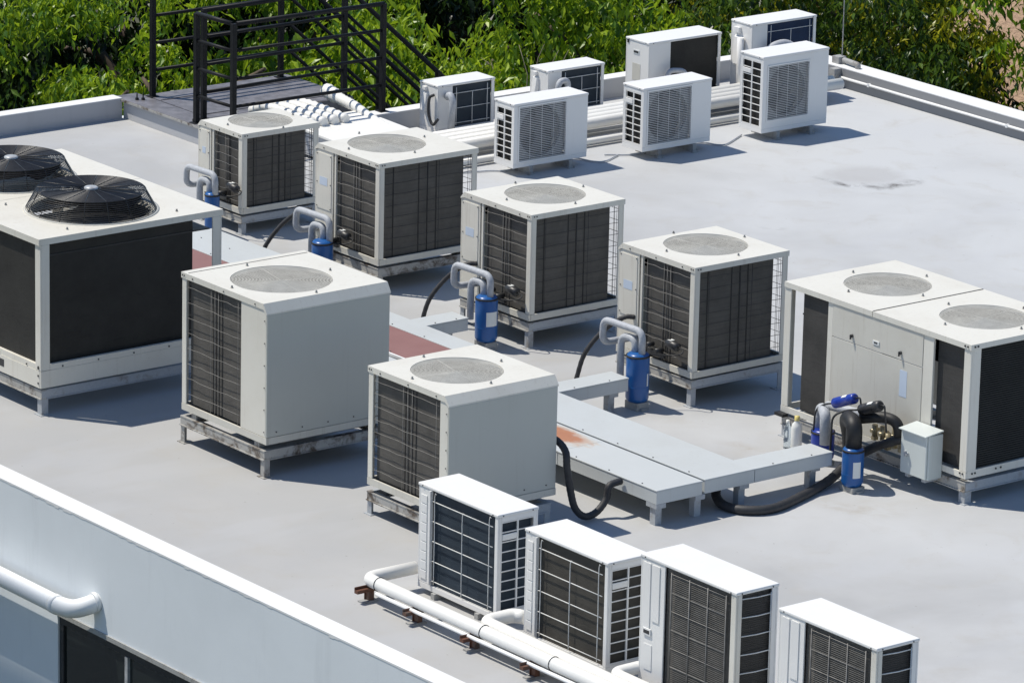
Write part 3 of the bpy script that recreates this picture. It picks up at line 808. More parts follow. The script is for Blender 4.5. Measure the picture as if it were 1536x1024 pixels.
def pipework(name, tx, ty, x0, y0, zb_, zr, sc=1.0, hosed=True, cyl=True):
    """tx,ty canister axis; y0 the front face of the unit"""
    pipe('grey lagged pipe looping high from %s' % name, [(tx+.045,ty,zr-.01),(tx+.045,ty,zr+.185*sc),(tx-.44*sc,ty,zr+.175*sc),(tx-.45*sc,ty,zr-.02),(tx-.42*sc,y0-.005,zr-.02)], .028)
    pipe('grey lagged pipe arching low from %s' % name, [(tx-.04,ty,zr-.01),(tx-.04,ty,zr+.105*sc),(tx-.215*sc,ty,zr+.10*sc),(tx-.215*sc,ty,.20)], .029, fr=.085)
    # valves on the panel
    mb = MB(); mb.cyl((tx-.26,y0-.07,zr-.04),(tx-.26,y0+.0,zr-.04),.020,10); mb.cyl((tx-.13,y0-.09,zr-.06),(tx-.13,y0-.01,zr-.06),.022,10); mb.box(tx-.30,tx-.09,y0-.03,y0-.008,zr-.12,zr-.08)
    tag(obj('service_valve', mb, M['dark'], None, True), 'dark service valves behind the pipes of %s' % name, 'valve')
    if cyl:
        q = thing('filter_drier', 'small black filter hanging by the coil next to %s' % name, 'filter', (tx-.02, y0-.06, zr+.03))
        a, b_ = Vector((tx-.03,y0-.05,zr+.035)), Vector((tx+.11,y0-.05,zr+.02))
        obj('filter_body', MB().tube([a, a+(b_-a)*.08, a+(b_-a)*.92, b_], [.022,.036,.036,.022], 16), M['blackf'], q, True)
        obj('sticker', MB().box(tx+.0,tx+.04,y0-.072,y0-.03,zr+.0625,zr+.0655), M['paper'], q, True)
        obj('lead', MB().tube(smooth_path([b_, b_+Vector((.07,-.01,.0)), b_+Vector((.09,-.05,-.02)), b_+Vector((.0,-.10,-.045)), Vector((tx-.06,ty-.02,zr-.01)), Vector((tx-.12,ty+.02,zr-.03))], 5), .006, 6), M['black'], q, True)
    if hosed:
        hose('dark corrugated hose dropping from the panel behind %s' % name, [(tx-.50,y0+.0,zr+.12),(tx-.56,y0-.07,zr+.11),(tx-.70,y0-.16,zr-.02),(tx-.77,y0-.28,zr-.20),(tx-.80,y0-.34,.03)], .020, rip=.04)

canister('short blue canister by the smallest condenser, mostly hidden by the fan machine', -4.08, -.15, .066, .07, .40)
pipework('the canister by the smallest condenser', -4.08, -.15, 0, .094, .19, .40, .9, hosed=False)
canister('blue canister beside the condenser with the black filter, low part hidden', -2.24, -.28, .092, .06, .40)
pipework('the canister behind the plain grey unit', -2.24, -.24, 0, -.035, .2, .40)
canister('blue canister with white paper label in the middle of the roof', .05, -.28, .093, .07, .45, lab=(-38, 25, .21, .33))
pipework('the labelled blue canister', .05, -.28, 0, .0, .2, .44)
canister('plain blue canister right of the middle on a rough footing', 2.04, -.31, .093, .065, .455, lab=(12, 22, .20, .30))
pipework('the canister right of the middle', 2.04, -.31, 0, .055, .2, .45)
# cluster by the wide machine
canister('bright blue canister wrapped in black foam at its top by the wide machine', 4.58, -.30, .083, .045, .34, lab=(-40, 2, .12, .245))
canister('dark blue canister behind the duct end beside two bottles', 3.93, -.03, .09, .03, .27, mat='bluef')
pipe('fat black foam pipe bending over the front blue canister', [(4.58,-.30,.335),(4.58,-.30,.50),(4.50,-.26,.525),(4.38,-.20,.50),(4.36,-.14,.36),(4.36,-.12,.12)], .062, 'black', 'foam_pipe', fr=.10, n=16)
pipe('black foam pipe running back to the valves of the wide machine', [(4.44,-.12,.50),(4.58,-.01,.53),(4.69,.03,.51),(4.70,.05,.40)], .043, 'black', 'foam_pipe', n=14, fr=.09)
pipe('grey lagged pipe standing over the dark blue canister', [(3.87,-.03,.26),(3.88,-.02,.42),(3.98,-.08,.45),(4.06,-.13,.43),(4.07,-.13,.20)], .042, fr=.08)
pipe('pale lagged pipe crossing behind the filters of the wide machine', [(3.90,.03,.44),(4.15,.06,.45),(4.50,.08,.46)], .034)
for (nm, lab_, a, b_, r, mt) in (('filter_drier','bright blue filter lying above the canisters of the wide machine',(4.12,-.1,.532),(4.36,-.1,.632),.042,'bluef'),('filter_drier','black filter with white sticker above the canisters of the wide machine',(4.44,-.12,.565),(4.665,-.12,.655),.043,'blackf')):
    a, b_ = Vector(a), Vector(b_); d = b_-a
    q = thing(nm, lab_, 'filter', a.lerp(b_, .5)-Vector((0,0,r)))
    obj('filter_body', MB().tube([a, a+d*.05, a+d*.30, a+d*.31, a+d*.69, a+d*.70, a+d*.95, b_], [r*.7,r*.96,r,r*.97,r*.97,r,r*.96,r*.7], 20), M[mt], q, True)
    m_ = a.lerp(b_, .55); n_ = Vector((0,-.5,.85)).normalized()
    e = d.normalized()*.03; s_ = n_.cross(d.normalized())*.013; c_ = m_+n_*(r+.002)
    obj('sticker', MB().hexa([c_-e-s_-n_*.004,c_+e-s_-n_*.004,c_+e+s_-n_*.004,c_-e+s_-n_*.004,c_-e-s_,c_+e-s_,c_+e+s_,c_-e+s_]), M['paper'], q, True)
    if mt == 'bluef':
        obj('capillary', MB().tube(fillet([a+Vector((0,0,.0)), a+Vector((-.10,0,-.03)), a+Vector((-.21,0,-.10)), a+Vector((-.23,0,-.40))], .08), .0075, 8), M['dark'], q, True); obj('capillary', MB().tube(fillet([b_, b_+Vector((.05,.0,.02)), b_+Vector((.06,.02,-.14))], .03), .007, 8), M['dark'], q, True)
    else:
        obj('capillary', MB().tube(fillet([a, a+Vector((-.13,-.03,-.03)), a+Vector((-.20,-.10,-.08)), a+Vector((-.19,-.12,-.44))], .07), .0085, 8), M['dark'], q, True); obj('capillary', MB().tube(fillet([b_, b_+Vector((.04,.0,.01)), b_+Vector((.05,.02,-.20))], .03), .007, 8), M['dark'], q, True)
mb = MB()
for i, (vx, vz, vh) in enumerate(((4.38,.31,.09),(4.47,.29,.12),(4.53,.27,.10),(4.60,.30,.13),(4.68,.29,.10))):
    mb.cyl((vx,.09,vz),(vx,.09,vz+vh),.022,10); mb.cyl((vx,.05,vz+vh*.5),(vx,.145,vz+vh*.5),.015,8); mb.box(vx-.018,vx+.018,.07,.11,vz-.03,vz)
tag(obj('valve_cluster', mb, M['brass'], None, True), 'pale brass service valves on the front of the wide machine', 'valves')
hose('thick black hose lying on the roof from the ducts to the wide machine', [(4.20,-1.30,.13),(4.27,-1.36,.06),(4.42,-1.40,.036),(4.58,-1.34,.036),(4.66,-1.14,.036),(4.55,-.76,.036),(4.40,-.36,.05),(4.30,-.08,.12),(4.42,.02,.23),(4.55,.03,.30),(4.70,.06,.37),(4.72,.14,.375)], .036, rip=.03, sub=10)
hose('dark hose hanging in a loop beside the plain sided condenser', [(3.70,-2.62,.63),(3.90,-2.60,.62),(4.02,-2.60,.56),(4.05,-2.605,.44),(4.05,-2.565,.25),(4.05,-2.52,.12),(4.05,-2.43,.042),(4.05,-2.32,.055),(4.05,-2.23,.14),(4.05,-2.205,.235),(4.04,-2.09,.25)], .027, rip=.03, sub=8)
# switch box on the wide machine
t = thing('switch_box', 'pale grey lockable switch box hung on the wide machine', 'switch box', (4.915, .08, .145))
obj('case', MB().box(4.772, 5.058, .022, .160, .145, .488), M['box'], t, True, .005)
obj('door', MB().box(4.768, 5.045, .004, .020, .150, .480), M['box'], t, True, .004)
obj('hood', MB().hexa([(4.762,-.022,.484),(5.064,-.022,.484),(5.064,.160,.505),(4.762,.160,.505),(4.762,-.022,.494),(5.064,-.022,.494),(5.064,.160,.516),(4.762,.160,.516)]), M['box'], t, True, .003)
obj('lock', MB().cyl((4.85,-.010,.305),(4.85,.004,.305),.013,14).cyl((4.85,-.022,.305),(4.85,-.010,.305),.009,12).box(4.815,4.832,-.008,.004,.285,.325), M['mullion'], t, True)
obj('bracket', MB().box(4.80,4.84,.030,.158,.118,.144).box(4.98,5.02,.030,.158,.118,.144), M['galv'], t, True)
# bottles
t = thing('bottle', 'white plastic bottle with yellow cap standing by the duct end', 'bottle', (3.56,.03,0))
obj('bottle_body', MB().lathe((3.56,.03,0), [(.001,0),(.040,.0),(.043,.012),(.043,.175),(.036,.205),(.018,.225),(.018,.236)], 20), M['bottle'], t, True)
obj('cap', MB().lathe((3.56,.03,.232), [(.020,0),(.020,.035),(.001,.036)], 16), M['yellow'], t, True)
t = thing('bottle', 'clear water bottle left of the white yellow capped one', 'bottle', (3.49,.0,0))
obj('bottle_body', MB().lathe((3.49,.0,0), [(.001,0),(.030,.0),(.032,.01),(.029,.05),(.032,.06),(.029,.10),(.032,.11),(.032,.15),(.014,.19),(.014,.205)], 18), M['clear'], t, True)
obj('cap', MB().lathe((3.49,.0,.205), [(.015,0),(.015,.018),(.001,.019)], 14), M['bottle'], t, True)

# ------------------------------------------------------------------ split units
def split(label, cx, cy, rz, w, d, h, zb, group, style='A', coil='coil_blue', fan_sq=False, rows=8, guard=4, panel=.26, slats=True, grille=(.07,.70), lattice=True, valve=False, mesh=False):
    """local: front (fan) -y, lattice side -x, service side +x, back +y"""
    t = thing('split_outdoor_unit', label, 'outdoor unit', (cx, cy, zb), rz, group)
    X, Y = w/2, d/2; wm = M['white']
    obj('lid', MB().box(-X-.006, X+.006, -Y-.006, Y+.006, h-.024, h), wm, t, bevel=.007)
    for sx in (-1,1): obj('foot', MB().box(sx*(X-.2)-.02, sx*(X-.2)+.02, -Y-.02, Y+.02, -zb, -.012).box(sx*(X-.2)-.035, sx*(X-.2)+.035, -Y-.035, -Y+.03, -zb, -zb+.018), M['footing'], t)
    obj('base_pan', MB().box(-X, X, -Y, Y, -.011, .03), wm, t, bevel=.003)
    if style == 'A':
        # front frame round the grille
        g0, g1 = -X+w*grille[0], -X+w*grille[1]; z0, z1 = (h*.08, h*.93) if not fan_sq else (h*.15, h*.86)
        m_ = MB(); m_.box(-X, g0, -Y, -Y+.012, .031, h-.025); m_.box(g1, X, -Y, -Y+.012, .031, h-.025); m_.box(g0, g1, -Y, -Y+.012, .031, z0); m_.box(g0, g1, -Y, -Y+.012, z1, h-.025)
        obj('front_panel', m_, wm, t)
        fr = MB(); q = .014
        fr.box(g0-q, g1+q, -Y-.008, -Y-.001, z0-q, z0); fr.box(g0-q, g1+q, -Y-.008, -Y-.001, z1, z1+q); fr.box(g0-q, g0, -Y-.008, -Y-.001, z0, z1); fr.box(g1, g1+q, -Y-.008, -Y-.001, z0, z1)
        n = int((z1-z0)/.0165)
        for k in range(n):
            z = z0+(k+.5)*(z1-z0)/n
            fr.box(g0, g1, -Y-.006, -Y-.001, z-.0019, z+.0019)
        for k in range(1, 4):
            x = g0+(g1-g0)*k/4; fr.box(x-.0015, x+.0015, -Y+.0062, -Y+.009, z0, z1)
        obj('fan_grille', fr, wm, t)
        cx_, cz_ = (g0+g1)/2, (z0+z1)/2; R = min(g1-g0, z1-z0)*.47
        # plate with a round opening, and the fan behind it
        sh = MB(); nn = 48; vs = []
        hw, hh = (g1-g0)/2-.002, (z1-z0)/2-.002
        for k in range(nn):
            a = 2*PI*k/nn; dx, dz = math.cos(a), math.sin(a)
            tt = min(hw/abs(dx) if abs(dx) > 1e-6 else 9, hh/abs(dz) if abs(dz) > 1e-6 else 9)
            vs += [(cx_+dx*tt,-Y+.03,cz_+dz*tt), (cx_+dx*R,-Y+.03,cz_+dz*R), (cx_+dx*R,-Y+.06,cz_+dz*R)]
        fs = []
        for k in range(nn):
            j = (k+1) % nn; fs += [(3*k,3*j,3*j+1,3*k+1), (3*k+1,3*j+1,3*j+2,3*k+2)]
        sh.add(vs, fs); obj('fan_shroud', sh, M['shroud'], t)
        fb = MB()
        for k in range(3):
            vs = []; m = 7
            for i in range(m+1):
                a = 2*PI*k/3 + i*1.6/m
                for r in (R*.2, R*.95): 
                    vs.append((cx_+r*math.cos(a), -Y+.05+.05*i/m, cz_+r*math.sin(a))); vs.append((cx_+r*math.cos(a), -Y+.055+.05*i/m, cz_+r*math.sin(a)))
            fs = []
            for i in range(m):
                o = i*4; fs += [(o,o+2,o+6,o+4),(o+1,o+5,o+7,o+3)]
            fb.add(vs, fs, 0, True)
        fb.cyl((cx_,-Y+.045,cz_),(cx_,-Y+.11,cz_),R*.22,20)
        obj('fan', fb, M['fan'], t)
    else:
        obj('front_panel', MB().box(-X, X, -Y, -Y+.012, .031, h-.025), wm, t)
    # service side
    obj('side_panel', MB().box(X-.012, X, -Y+.013, Y, .031, h-.025), wm, t, bevel=.003)
    bp0 = X-w*panel
    bp = obj('back_panel', MB().box(bp0, X-.0125, Y-.012, Y, .031, h-.025), wm, t, bevel=.003)
    if slats:   # pressed cable slots
        m_ = MB(); nb_ = 9
        for k in range(nb_):
            z = .06+(h-.13)*k/nb_; m_.box(bp0+.05, X-.03, Y+.0005, Y+.006, z, z+(h-.13)/nb_-.006)
        obj('pressed_slots', m_, wm, bp, bevel=.003)
        obj('edge_flange', MB().box(bp0+.0, bp0+.012, Y+.0005, Y+.016, .035, h-.03), wm, bp)
    # coil at the back and round the lattice side
    mb = MB(); mb.box(-X+.03, bp0-.002, Y-.045, Y-.02, .03, h-.026); mb.box(-X+.03, -X+.055, -Y+.04, Y-.046, .03, h-.026)
    obj('coil', mb, M[coil], t)
    obj('corner_post', MB().box(-X, -X+(.055 if style == 'B' else .035), Y-.012, Y, .031, h-.025).box(-X, -X+.012, Y-(.05 if style == 'B' else .03), Y-.0125, .031, h-.025), M['cream'] if style == 'B' else wm, t, bevel=.003 if style == 'A' else .006)
    if style == 'A':
        # lattice side
        m_ = MB(); y0, y1 = -Y+.013, Y-.031; zz0, zz1 = .031, h-.025
        m_.box(-X, -X+.01, y0, y0+.024, zz0, zz1); m_.box(-X, -X+.01, y1-.006, y1, zz0, zz1); ym = (y0+.024+y1-.006)/2
        m_.box(-X, -X+.01, ym-.006, ym+.006, zz0, zz1)
        yl, yr = y0+.024, y1-.006
        for k in range(rows+1):
            z = zz0+.02+(zz1-zz0-.06)*k/rows
            for (a, b_) in ((yl, ym-.006), (ym+.006, yr)): m_.box(-X, -X+.007, a, b_, z-.0035, z+.0035)
        m_.box(-X, -X+.01, yl, ym-.006, zz1-.034, zz1); m_.box(-X, -X+.01, ym+.006, yr, zz1-.034, zz1); m_.box(-X, -X+.01, yl, ym-.006, zz0, zz0+.014); m_.box(-X, -X+.01, ym+.006, yr, zz0, zz0+.014)
        sg = obj('side_grille', m_, wm, t)
        zk = zz0+.02+(zz1-zz0-.06)*(rows-1.5)/rows
        obj('handle', MB().box(-X-.005, -X+.008, ym+.010, yr-.002, zk-.022, zk+.022), wm, sg, bevel=.003)
    else:
        m_ = MB(); n = int((h-.1)/.014)
        for k in range(n):
            z = .04+k*(h-.08)/n; m_.box(-X+.012, -X+.016, -Y+.05, Y-.052, z, z+.004)
        obj('side_guard', m_, M['dwire'], t)
        m_ = MB()
        for k in range(7):
            z = .08+k*(h-.14)/6
            m_.tube([(-X+.004,-Y+.045,z-.004),(-X-.006,0,z),(-X+.004,Y-.052,z+.004)], .004, 6)
        m_.tube([(-X+.0,-Y+.06,.05),(-X+.0,-Y+.06,h-.05)], .004, 6)
        obj('side_guard', m_, M['wwire'], t)
        obj('corner_post', MB().box(-X, -X+.012, -Y+.013, -Y+.05, .031, h-.025), wm, t, bevel=.003)
    # back guard wires
    gx0, gx1 = -X+.055, bp0-.02
    if mesh:
        m_ = MB()
        n = int((h-.12)/.0135)
        for k in range(n):
            z = .06+k*(h-.12)/n; m_.box(gx0+.05, gx1-.045, Y-.008, Y-.005, z, z+.0035)
        obj('back_mesh', m_, M['meshw'], t)
        m_ = MB()
        for k in range(4):
            x = gx0+.05+(gx1-gx0-.095)*k/3; m_.tube([(x,Y-.002,.04),(x,Y-.002,h-.05)], .004, 6)
        for k in range(7):
            z = .08+(h-.14)*k/6; m_.tube([(gx0+.05,Y-.003,z),(gx1-.045,Y-.003,z)], .0025, 5)
        obj('back_guard', m_, M['wire'], t)
    elif guard:
        m_ = MB()
        for k in range(guard):
            z = .07+(h-.17)*k/(guard-1); m_.tube([(gx0,Y+.002,z),(gx1+.015,Y+.002,z)], .0033, 6)
        for x in (gx0+.035, (gx0+gx1)/2, gx1-.02):
            zt_ = h-.045 if x != (gx0+gx1)/2 else h-.1
            m_.tube(smooth_path([(x,Y+.006,.05),(x+random.uniform(-.004,.004),Y+.006,h*.5),(x,Y+.006,zt_-.02),(x-.008,Y-.004,zt_)], 3), .0033, 6)
        obj('back_guard', m_, M['wwire'], t)
    m_ = MB()
    for (x,y) in ((-X-.008,-Y+.05),(-X-.008,Y-.04),(X+.008,-Y+.05),(X+.008,Y-.04)):
        s = 1 if x > 0 else -1; m_.cyl((x-s*.003,y,h-.013),(x+s*.002,y,h-.013),.005,6)
    for (x) in (-X+.05, X-.05): m_.cyl((x,Y+.005,h-.013),(x,Y+.010,h-.013),.005,6)
    obj('screw', m_, M['screw'], t)
    if valve:
        vc = obj('valve_cover', MB().hexa([(X+.001,-Y+.06,h*.40),(X+.05,-Y+.07,h*.42),(X+.05,Y-.15,h*.42),(X+.001,Y-.14,h*.40),(X+.001,-Y+.06,h*.80),(X+.022,-Y+.07,h*.78),(X+.022,Y-.15,h*.78),(X+.001,Y-.14,h*.80)]), wm, t, bevel=.004)
        obj('handle', MB().box(X+.001, X+.03, -Y+.07, Y-.16, h*.84, h*.92), wm, t, bevel=.004)
    return t

R_ = 'rear split units by the parapet'; F_ = 'front split units along the white pipe'
# middle-rear row, fan towards us (+X)
H2 = PI/2
def rear_front(label, xf, y0, y1, d, h, zb, **k): return split(label, xf-d/2, (y0+y1)/2, H2, y1-y0, d, h, zb, R_, **k)
rear_front('white split with fan facing us, left of the rear trio', -4.32, 3.375, 4.24, .295, .60, .09, guard=0, rows=8, coil='coil_plain')
rear_front('white split with fan facing us, middle of the rear trio', -4.168, 4.785, 5.61, .30, .60, .09, guard=0, rows=8, coil='coil_plain')
rear_front('taller white split with squarer fan grille, right of the rear trio', -4.118, 6.205, 7.025, .335, .735, .09, guard=0, rows=9, fan_sq=True, grille=(.08,.70), coil='coil_plain')
# behind them, coil towards us (+X)
def rear_back(label, xb, y0, y1, d, h, zb, **k): return split(label, xb-d/2, (y0+y1)/2, -H2, y1-y0, d, h, zb, R_, **k)
rear_back('white split backing onto us beside the black stairs, blue black coil', -5.82, 3.625, 4.30, .28, .46, .075, guard=3, panel=.26, slats=False, valve=True)
rear_back('low white split half hidden behind the left fan facing one', -5.80, 4.935, 5.625, .28, .445, .075, guard=3, panel=.24, slats=False, valve=True)
rear_back('tall white split with plain dark coil behind the middle fan facing one', -5.68, 6.08, 6.995, .35, .60, .08, guard=0, panel=.30, slats=False, coil='coil_plain')
rear_back('white split with navy coil furthest back at the corner', -5.33, 7.09, 7.92, .31, .73, .08, guard=3, panel=.24, slats=False, coil='coil_navy', valve=True)
pr = [o for o in bpy.data.objects if o.get('label','').startswith('tall white split with plain')][0]
obj('nameplate', MB().box(.4580,.4620,-.06,.03,.455,.495), M['paper'], pr); obj('nameplate', MB().box(.4622,.4640,-.05,.02,.465,.485), M['dark'], pr)
obj('label_sheet', MB().box(.4580,.4600,-.07,.05,.19,.36), M['cream_d'], pr); obj('cap', MB().box(.4580,.4640,-.155,-.13,.545,.575), M['dark'], pr)
# front row, back towards us (-Y): rotated half a turn
def front_row(label, x0, x1, yb, d, h, zb, **k): return split(label, (x0+x1)/2, yb+d/2, PI, x1-x0, d, h, zb, F_, **k)
front_row('first white split of the front row, bluish coil behind white wires', 4.622, 5.522, -4.374, .345, .75, .055, guard=5, rows=9, panel=.165)
front_row('second white split of the front row, brownish coil behind white wires', 5.893, 6.784, -4.425, .352, .77, .055, guard=5, rows=9, panel=.155, coil='coil_olive')
front_row('third and tallest front split with fine mesh coil and plain service panels', 7.058, 8.03, -4.37, .352, .905, .055, style='B', slats=False, panel=.255, mesh=True, coil='coil')
front_row('rightmost front split with fine mesh coil, cut by the lower frame', 8.405, 9.34, -4.33, .35, .905, .055, style='B', slats=False, panel=.265, mesh=True, coil='coil')
# details on the service panels of the last two
for (x0, yb, zt_) in ((7.058,-4.37,.96),(8.405,-4.33,.96)):
    pr = [o for o in bpy.data.objects if o.name.startswith('split_outdoor_unit') and abs(o.location.x-(x0+.47)) < .05 and abs(o.location.y-(yb+.175)) < .02][0]
    mb = MB(); X = (x0 - pr.location.x); 
    def lb(a, b_, c, d_, off=.004): mb.box(-(X+a), -(X+b_), -(yb-pr.location.y)-.0005+.001, -(yb-pr.location.y)+off, c, d_)
    lb(.035,.105,.40,.86,.006); lb(.125,.200,.47,.86,.006); lb(.055,.135,.12,.30,.004)
    obj('embossed_panel', mb, M['white'], pr, bevel=.004)
    mb = MB(); lb(.045,.125,.36,.41,.010); obj('recess_frame', mb, M['white'], pr, bevel=.003)
    mb = MB(); lb(.055,.115,.373,.397,.0115); obj('recess', mb, M['dark'], pr)

# wrapped pipes of the rear splits
pipe('lagged pipe looping out of the split beside the black stairs', [(-5.80,3.72,.42),(-5.72,3.70,.46),(-5.68,3.70,.40),(-5.68,3.68,.12)], .033, fr=.06)
hose('black cable loop on the split beside the black stairs', [(-5.86,3.61,.44),(-5.90,3.585,.40),(-5.90,3.58,.25),(-5.84,3.585,.16),(-5.78,3.60,.22)], .014, rip=0)
pipe('lagged pipe arch in front of the low hidden split', [(-5.72,4.99,.15),(-5.72,5.0,.42),(-5.72,5.11,.43),(-5.72,5.13,.15)], .030, fr=.07)
pipe('lagged pipe arch in front of the plain coil split', [(-5.60,6.25,.16),(-5.60,6.26,.40),(-5.57,6.46,.38),(-5.56,6.47,.15)], .026, fr=.07)
pipe('grey lagged pipe bowing out in front of the navy coil split', [(-5.28,7.23,.40),(-5.24,7.24,.58),(-5.20,7.40,.62),(-5.18,7.52,.56),(-5.18,7.54,.15)], .040, fr=.08)
pipe('white pipe cover rising up the side of the navy coil split', [(-5.45,7.05,.08),(-5.45,7.05,.35),(-5.45,7.05,.66)], .034, 'white', 'pipe_cover', fr=.02)

# ------------------------------------------------------------------ white pipe bundles
# rear bundle, along Y in front of the rear splits
for i, x in enumerate((-5.40,-5.275,-5.15,-5.02)):
    y0 = 2.95 + .0*i
    pipe(('white lagged pipe of the rear bundle, %s' % ('furthest back','second from the back','second from the front','nearest the fan facing splits')[i]), [(x, y0, .165),(x, 5.2, .165+.004*i),(x, 8.0, .165)], .055, 'wpipe', 'lagged_pipe', n=14, group='white pipes of the rear bundle')
pipe('thin white pipe on the roof below the rear bundle', [(-4.86,2.4,.05),(-4.86,7.6,.05)], .030, 'wpipe', 'lagged_pipe', n=10)
pipe('low white pipe behind the thin one under the rear bundle', [(-4.97,2.4,.035),(-4.97,7.6,.035)], .022, 'wpipe', 'lagged_pipe', n=10)
for i, y in enumerate((3.1,4.55,6.0,7.4)):
    tag(obj('pipe_support', MB().box(-5.46,-4.94,y-.025,y+.025,.085,.108).box(-5.44,-5.39,y-.02,y+.02,0,.085).box(-5.0,-4.95,y-.02,y+.02,.0,.085), M['rust'], None, True), 'low steel bracket carrying the rear white pipe bundle', 'bracket', 'brackets under the rear pipe bundle')
hose('thin grey cable trailing on the roof by the left fan facing split', [(-4.72,2.9,.012),(-4.6,3.3,.012),(-4.52,3.5,.012),(-4.6,4.2,.012),(-4.35,4.35,.012),(-4.30,4.45,.012),(-4.42,4.7,.012)], .007, 'insul', 0)
hose('thin grey cable trailing on the roof by the middle fan facing split', [(-4.5,4.6,.012),(-4.35,4.9,.012),(-4.42,5.6,.012),(-4.22,5.75,.012),(-4.2,5.85,.012),(-4.4,6.2,.012)], .007, 'insul', 0)
# white cover and wrapped pipes over the parapet
t = thing('pipe_cover', 'broad white sheet cover over the pipes by the stairs', 'cover', (-5.85, 2.6, 0))
obj('cover_sheet', MB().hexa([(-6.28,2.18,.255),(-5.44,2.18,.235),(-5.44,3.06,.235),(-6.28,3.06,.255),(-6.28,2.18,.285),(-5.44,2.18,.262),(-5.44,3.06,.262),(-6.28,3.06,.285)]), M['wpipe'], t, True, .006)
obj('cover_skirt', MB().box(-6.25,-5.47,2.20,2.215,.03,.236).box(-5.472,-5.458,2.216,3.04,.09,.236), M['greywall'], t, True)
for i in range(4):
    y = 2.18+i*.125
    pts = []
    for k in range(22):
        f = k/21; x = -5.95-1.0*f; z = .31+.02*math.sin(f*PI)+(.0 if f < .8 else -.35*(f-.8))
        pts.append((x, y+.52*0+.0*f+.10, z))
    mb = MB(); mb.tube(pts, [.052 if k % 2 else .040 for k in range(22)], 10)
    tag(obj('wrapped_pipe', mb, M['wpipe'], None, True), 'white corrugated wrapped pipe crossing over the parapet by the landing', 'wrapped pipe', 'wrapped pipes crossing the parapet')
mb = MB(); pts = smooth_path([(-6.95,3.14,.33),(-6.62,3.08,.31),(-6.3,3.02,.31),(-5.95,2.98,.26),(-5.4,2.95,.20)], 9)
mb.tube(pts, [.062-.0008*k if k > 6 else .07 for k in range(len(pts))], 12, ripple=.05)
tag(obj('wrapped_pipe', mb, M['wpipe'], None, True), 'thick taped white pipe end lying over the parapet beside the railing post', 'wrapped pipe')
# front bundle
pipe('long white lagged pipe in front of the front row of splits', [(4.56,-4.35,.155),(4.545,-4.765,.15),(7.2,-4.765,.15),(10.5,-4.765,.15)], .047, 'wpipe', 'lagged_pipe', n=14, fr=.09, group='white pipes along the front splits')
pipe('white lagged pipe joining from the second front split', [(5.83,-4.36,.155),(5.745,-4.40,.155),(5.745,-4.655,.155),(7.2,-4.665,.15),(10.5,-4.665,.15)], .050, 'wpipe', 'lagged_pipe', n=14, fr=.09, group='white pipes along the front splits')
pipe('white lagged pipe joining from the third front split', [(7.08,-4.30,.15),(7.03,-4.33,.15),(7.03,-4.56,.15),(10.5,-4.568,.15)], .044, 'wpipe', 'lagged_pipe', n=14, fr=.08, group='white pipes along the front splits')
tag(obj('conduit', MB().tube([(4.75,-4.825,.105),(10.5,-4.825,.105)], .014, 8), M['pvc'], None, True), 'thin white conduit strapped below the front pipe', 'conduit')
for i, x in enumerate((4.60,5.16,5.81,6.47,7.15,7.85,8.6,9.3)):
    q = thing('pipe_bracket', ('rusty bracket at the left end of the front white pipe','rusty bracket below the first front split under the pipe','rusty bracket near where the second pipe joins','rusty bracket below the second front split under the pipes','rusty bracket further along under the front pipes')[min(i,4)], 'bracket', (x,-4.76,0), 0, 'rusty brackets under the front pipes')
    obj('arm', MB().box(x-.02,x+.02,-4.89,-4.62,.076,.10).box(x-.02,x-.014,-4.89,-4.62,.1,.118), M['rust'], q, True)
    obj('post', MB().box(x-.022,x+.022,-4.79,-4.75,.012,.076).box(x-.028,x-.0225,-4.80,-4.735,.012,.076), M['rust'], q, True)
    obj('base_plate', MB().box(x-.035,x+.035,-4.85,-4.72,.0,.0115), M['footing'], q, True)
for i, x in enumerate((4.70,5.9,6.66,7.5)):
    y0 = -4.765; mb = MB()
    rr = .0495
    mb.tube([(x, y0+rr*math.cos(2*PI*k/16), .15+rr*math.sin(2*PI*k/16)) for k in range(17)], .003, 5, caps=False)
    tag(obj('cable_tie', mb, M['black'], None, True), 'dark tie wrapped round the long front white pipe', 'cable tie', 'ties on the front pipe')

# ------------------------------------------------------------------ landing, railings and stairs
ld = thing('steel_landing', 'dark steel landing at the head of the outside stairs', 'landing', (-7.6,2.6,.1))
obj('deck_plate', MB().box(-8.16,-7.06,1.865,3.52,.185,.199), M['deck'], ld, True)
obj('edge_beam', MB().box(-7.06,-7.045,1.77,3.52,.06,.196).box(-8.175,-8.165,1.865,3.52,.06,.196).box(-8.165,-7.06,3.521,3.535,.06,.196), M['deck'], ld, True)
obj('hatch_strip', MB().box(-7.20,-7.192,1.87,3.5,.199,.206).box(-7.9,-7.892,1.87,3.5,.199,.206), M['deck'], ld, True)
for x, y in ((-8.12,1.92),(-8.12,3.45),(-7.12,3.45)): obj('support_post', MB().box(x-.05,x+.05,y-.05,y+.05,-9,.184), M['rail'], ld, True)
mb = MB()
for x, y in ((-8.05,1.70),(-8.02,1.75),(-7.05,1.68),(-6.62,1.69)): mb.cyl((x,y,.195),(x,y,.215),.018,8).cyl((x,y,.215),(x,y,.26),.007,6)
tag(obj('anchor_bolt', mb, M['rail'], None, True), 'dark anchor bolts standing on the steel capping by the landing', 'bolts')

